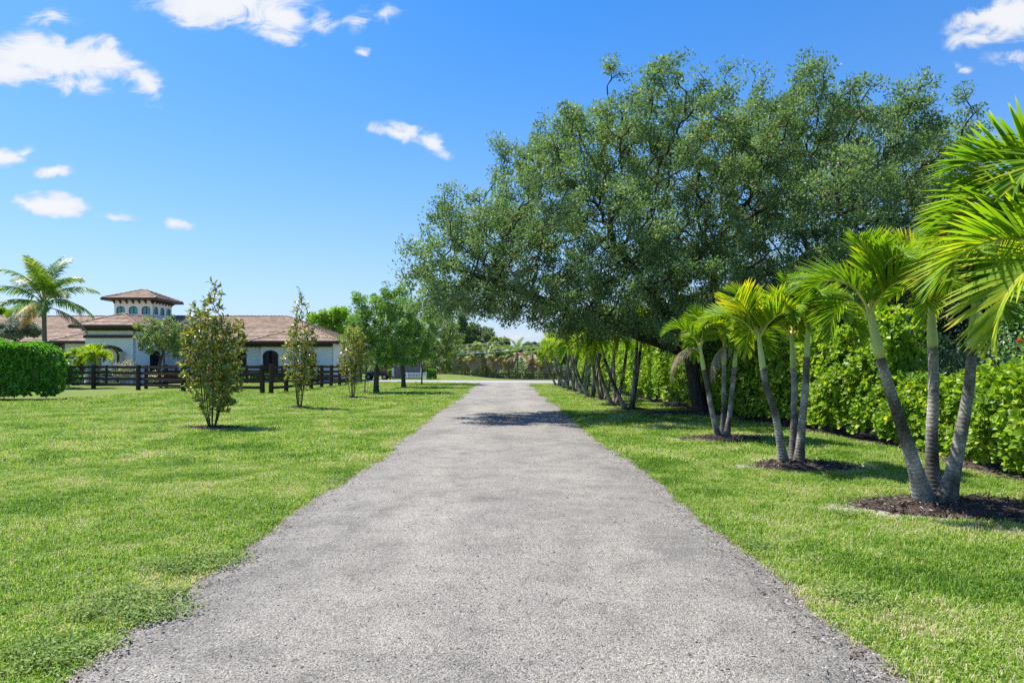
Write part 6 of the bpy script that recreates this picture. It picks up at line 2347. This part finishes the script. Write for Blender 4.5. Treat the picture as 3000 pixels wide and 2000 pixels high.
wsrc = [weed_mesh(i) for i in range(4)]
WE = [(-2.35, 4.25, .36, .24), (-2.12, 4.05, .2, .14), (-2.22, 5.1, .26, .26), (-2.45, 5.05, .25, .16), (-2.3, 3.5, .25, .2), (-2.2, 8.8, .12, .3), (2.05, 5.6, .10, .3), (2.25, 4.3, .16, .25),
      (5.9, 6.35, .5, .2), (3.4, 6.8, .2, .12)]
wx, wy = [], []
r_ = np.random.default_rng(88)
for cx, cy, ra, rb in WE:
    k_ = int(ra * rb * 620)
    a, q = r_.uniform(0, 6.28, k_), np.sqrt(r_.random(k_))
    wx.append(cx + ra * q * np.cos(a))
    wy.append(cy + rb * q * np.sin(a))
wx, wy = np.concatenate(wx), np.concatenate(wy)
n_ = len(wx)
instancer('weeds', wsrc, np.column_stack((wx, wy, np.full(n_, .012))), np.column_stack((r_.normal(size=n_) * .1, r_.normal(size=n_) * .1, r_.uniform(0, 6.28, n_))),
          np.repeat(r_.uniform(.8, 1.4, n_)[:, None], 3, 1), r_.integers(0, 4, n_), 'small leaved weed mats creeping over the drive edge')


def pebble(seed):
    r_ = np.random.default_rng(seed)
    v_ = np.array([(0, 0, 1), (1, 0, 0), (0, 1, 0), (-1, 0, 0), (0, -1, 0), (.7, .7, .45), (-.7, .7, .4), (-.7, -.7, .45), (.7, -.7, .4)]) * (1 + .25 * r_.normal(size=(9, 1)))
    v_[:, 2] = v_[:, 2] * .6
    f_ = [[0, 5, 6], [0, 6, 7], [0, 7, 8], [0, 8, 5], [5, 1, 2], [5, 2, 6], [6, 2, 3], [6, 3, 7], [7, 3, 4], [7, 4, 8], [8, 4, 1], [8, 1, 5]]
    return MB().add(v_ * .006, f_, r_.random()).mesh('pebble', [M['gravel']])


psrc = [pebble(i) for i in range(8)]
n_ = 7000
y = 2.6 + 9 * r_.random(n_) ** 1.7
xl, xr = road_edge(y)
q = r_.random(n_)
side = r_.random(n_)
off = np.abs(r_.normal(size=n_)) * .22
x = np.where(side < .35, xl + off - .06, np.where(side < .7, xr - off + .06, xl + (xr - xl) * q))
zz = .008 + .02 * (1 - (2 * np.clip((x - xl) / (xr - xl), 0, 1) - 1) ** 2)
instancer('loose_gravel', psrc, np.column_stack((x, y, zz)), np.column_stack((r_.normal(size=n_) * .2, r_.normal(size=n_) * .2, r_.uniform(0, 6.28, n_))),
          np.repeat((r_.uniform(.5, 1.5, n_) ** 1.4)[:, None], 3, 1), r_.integers(0, 8, n_), 'loose gravel scattered on the drive')
# dry grass and leaf bits along the edges
n_ = 2600
y = 2.6 + 26 * r_.random(n_) ** 1.6
xl, xr = road_edge(y)
side = r_.random(n_) < .35
x = np.where(side, xl + .02 + np.abs(r_.normal(size=n_)) * .09, xr - .02 - np.abs(r_.normal(size=n_)) * .14)
few = r_.random(n_) < .07
x = np.where(few, r_.uniform(-1.9, 1.8, n_), x)
zz = .012 + .02 * (1 - (2 * np.clip((x - xl) / (xr - xl), 0, 1) - 1) ** 2) + .006 * r_.random(n_)
mb = MB().add(*leaf_geo(np.column_stack((x, y, zz)), np.column_stack((r_.normal(size=n_), r_.normal(size=n_), r_.normal(size=n_) * .12)), rand_unit(n_, r_) * .25 + (0, 0, 1), r_.uniform(.025, .075, n_), r_.uniform(.004, .012, n_), .12, 'diamond', r_.random(n_)))
tag(mb.build('leaf_litter', M['mulch']), 'dry leaf and twig litter along the drive edges', kind='stuff')
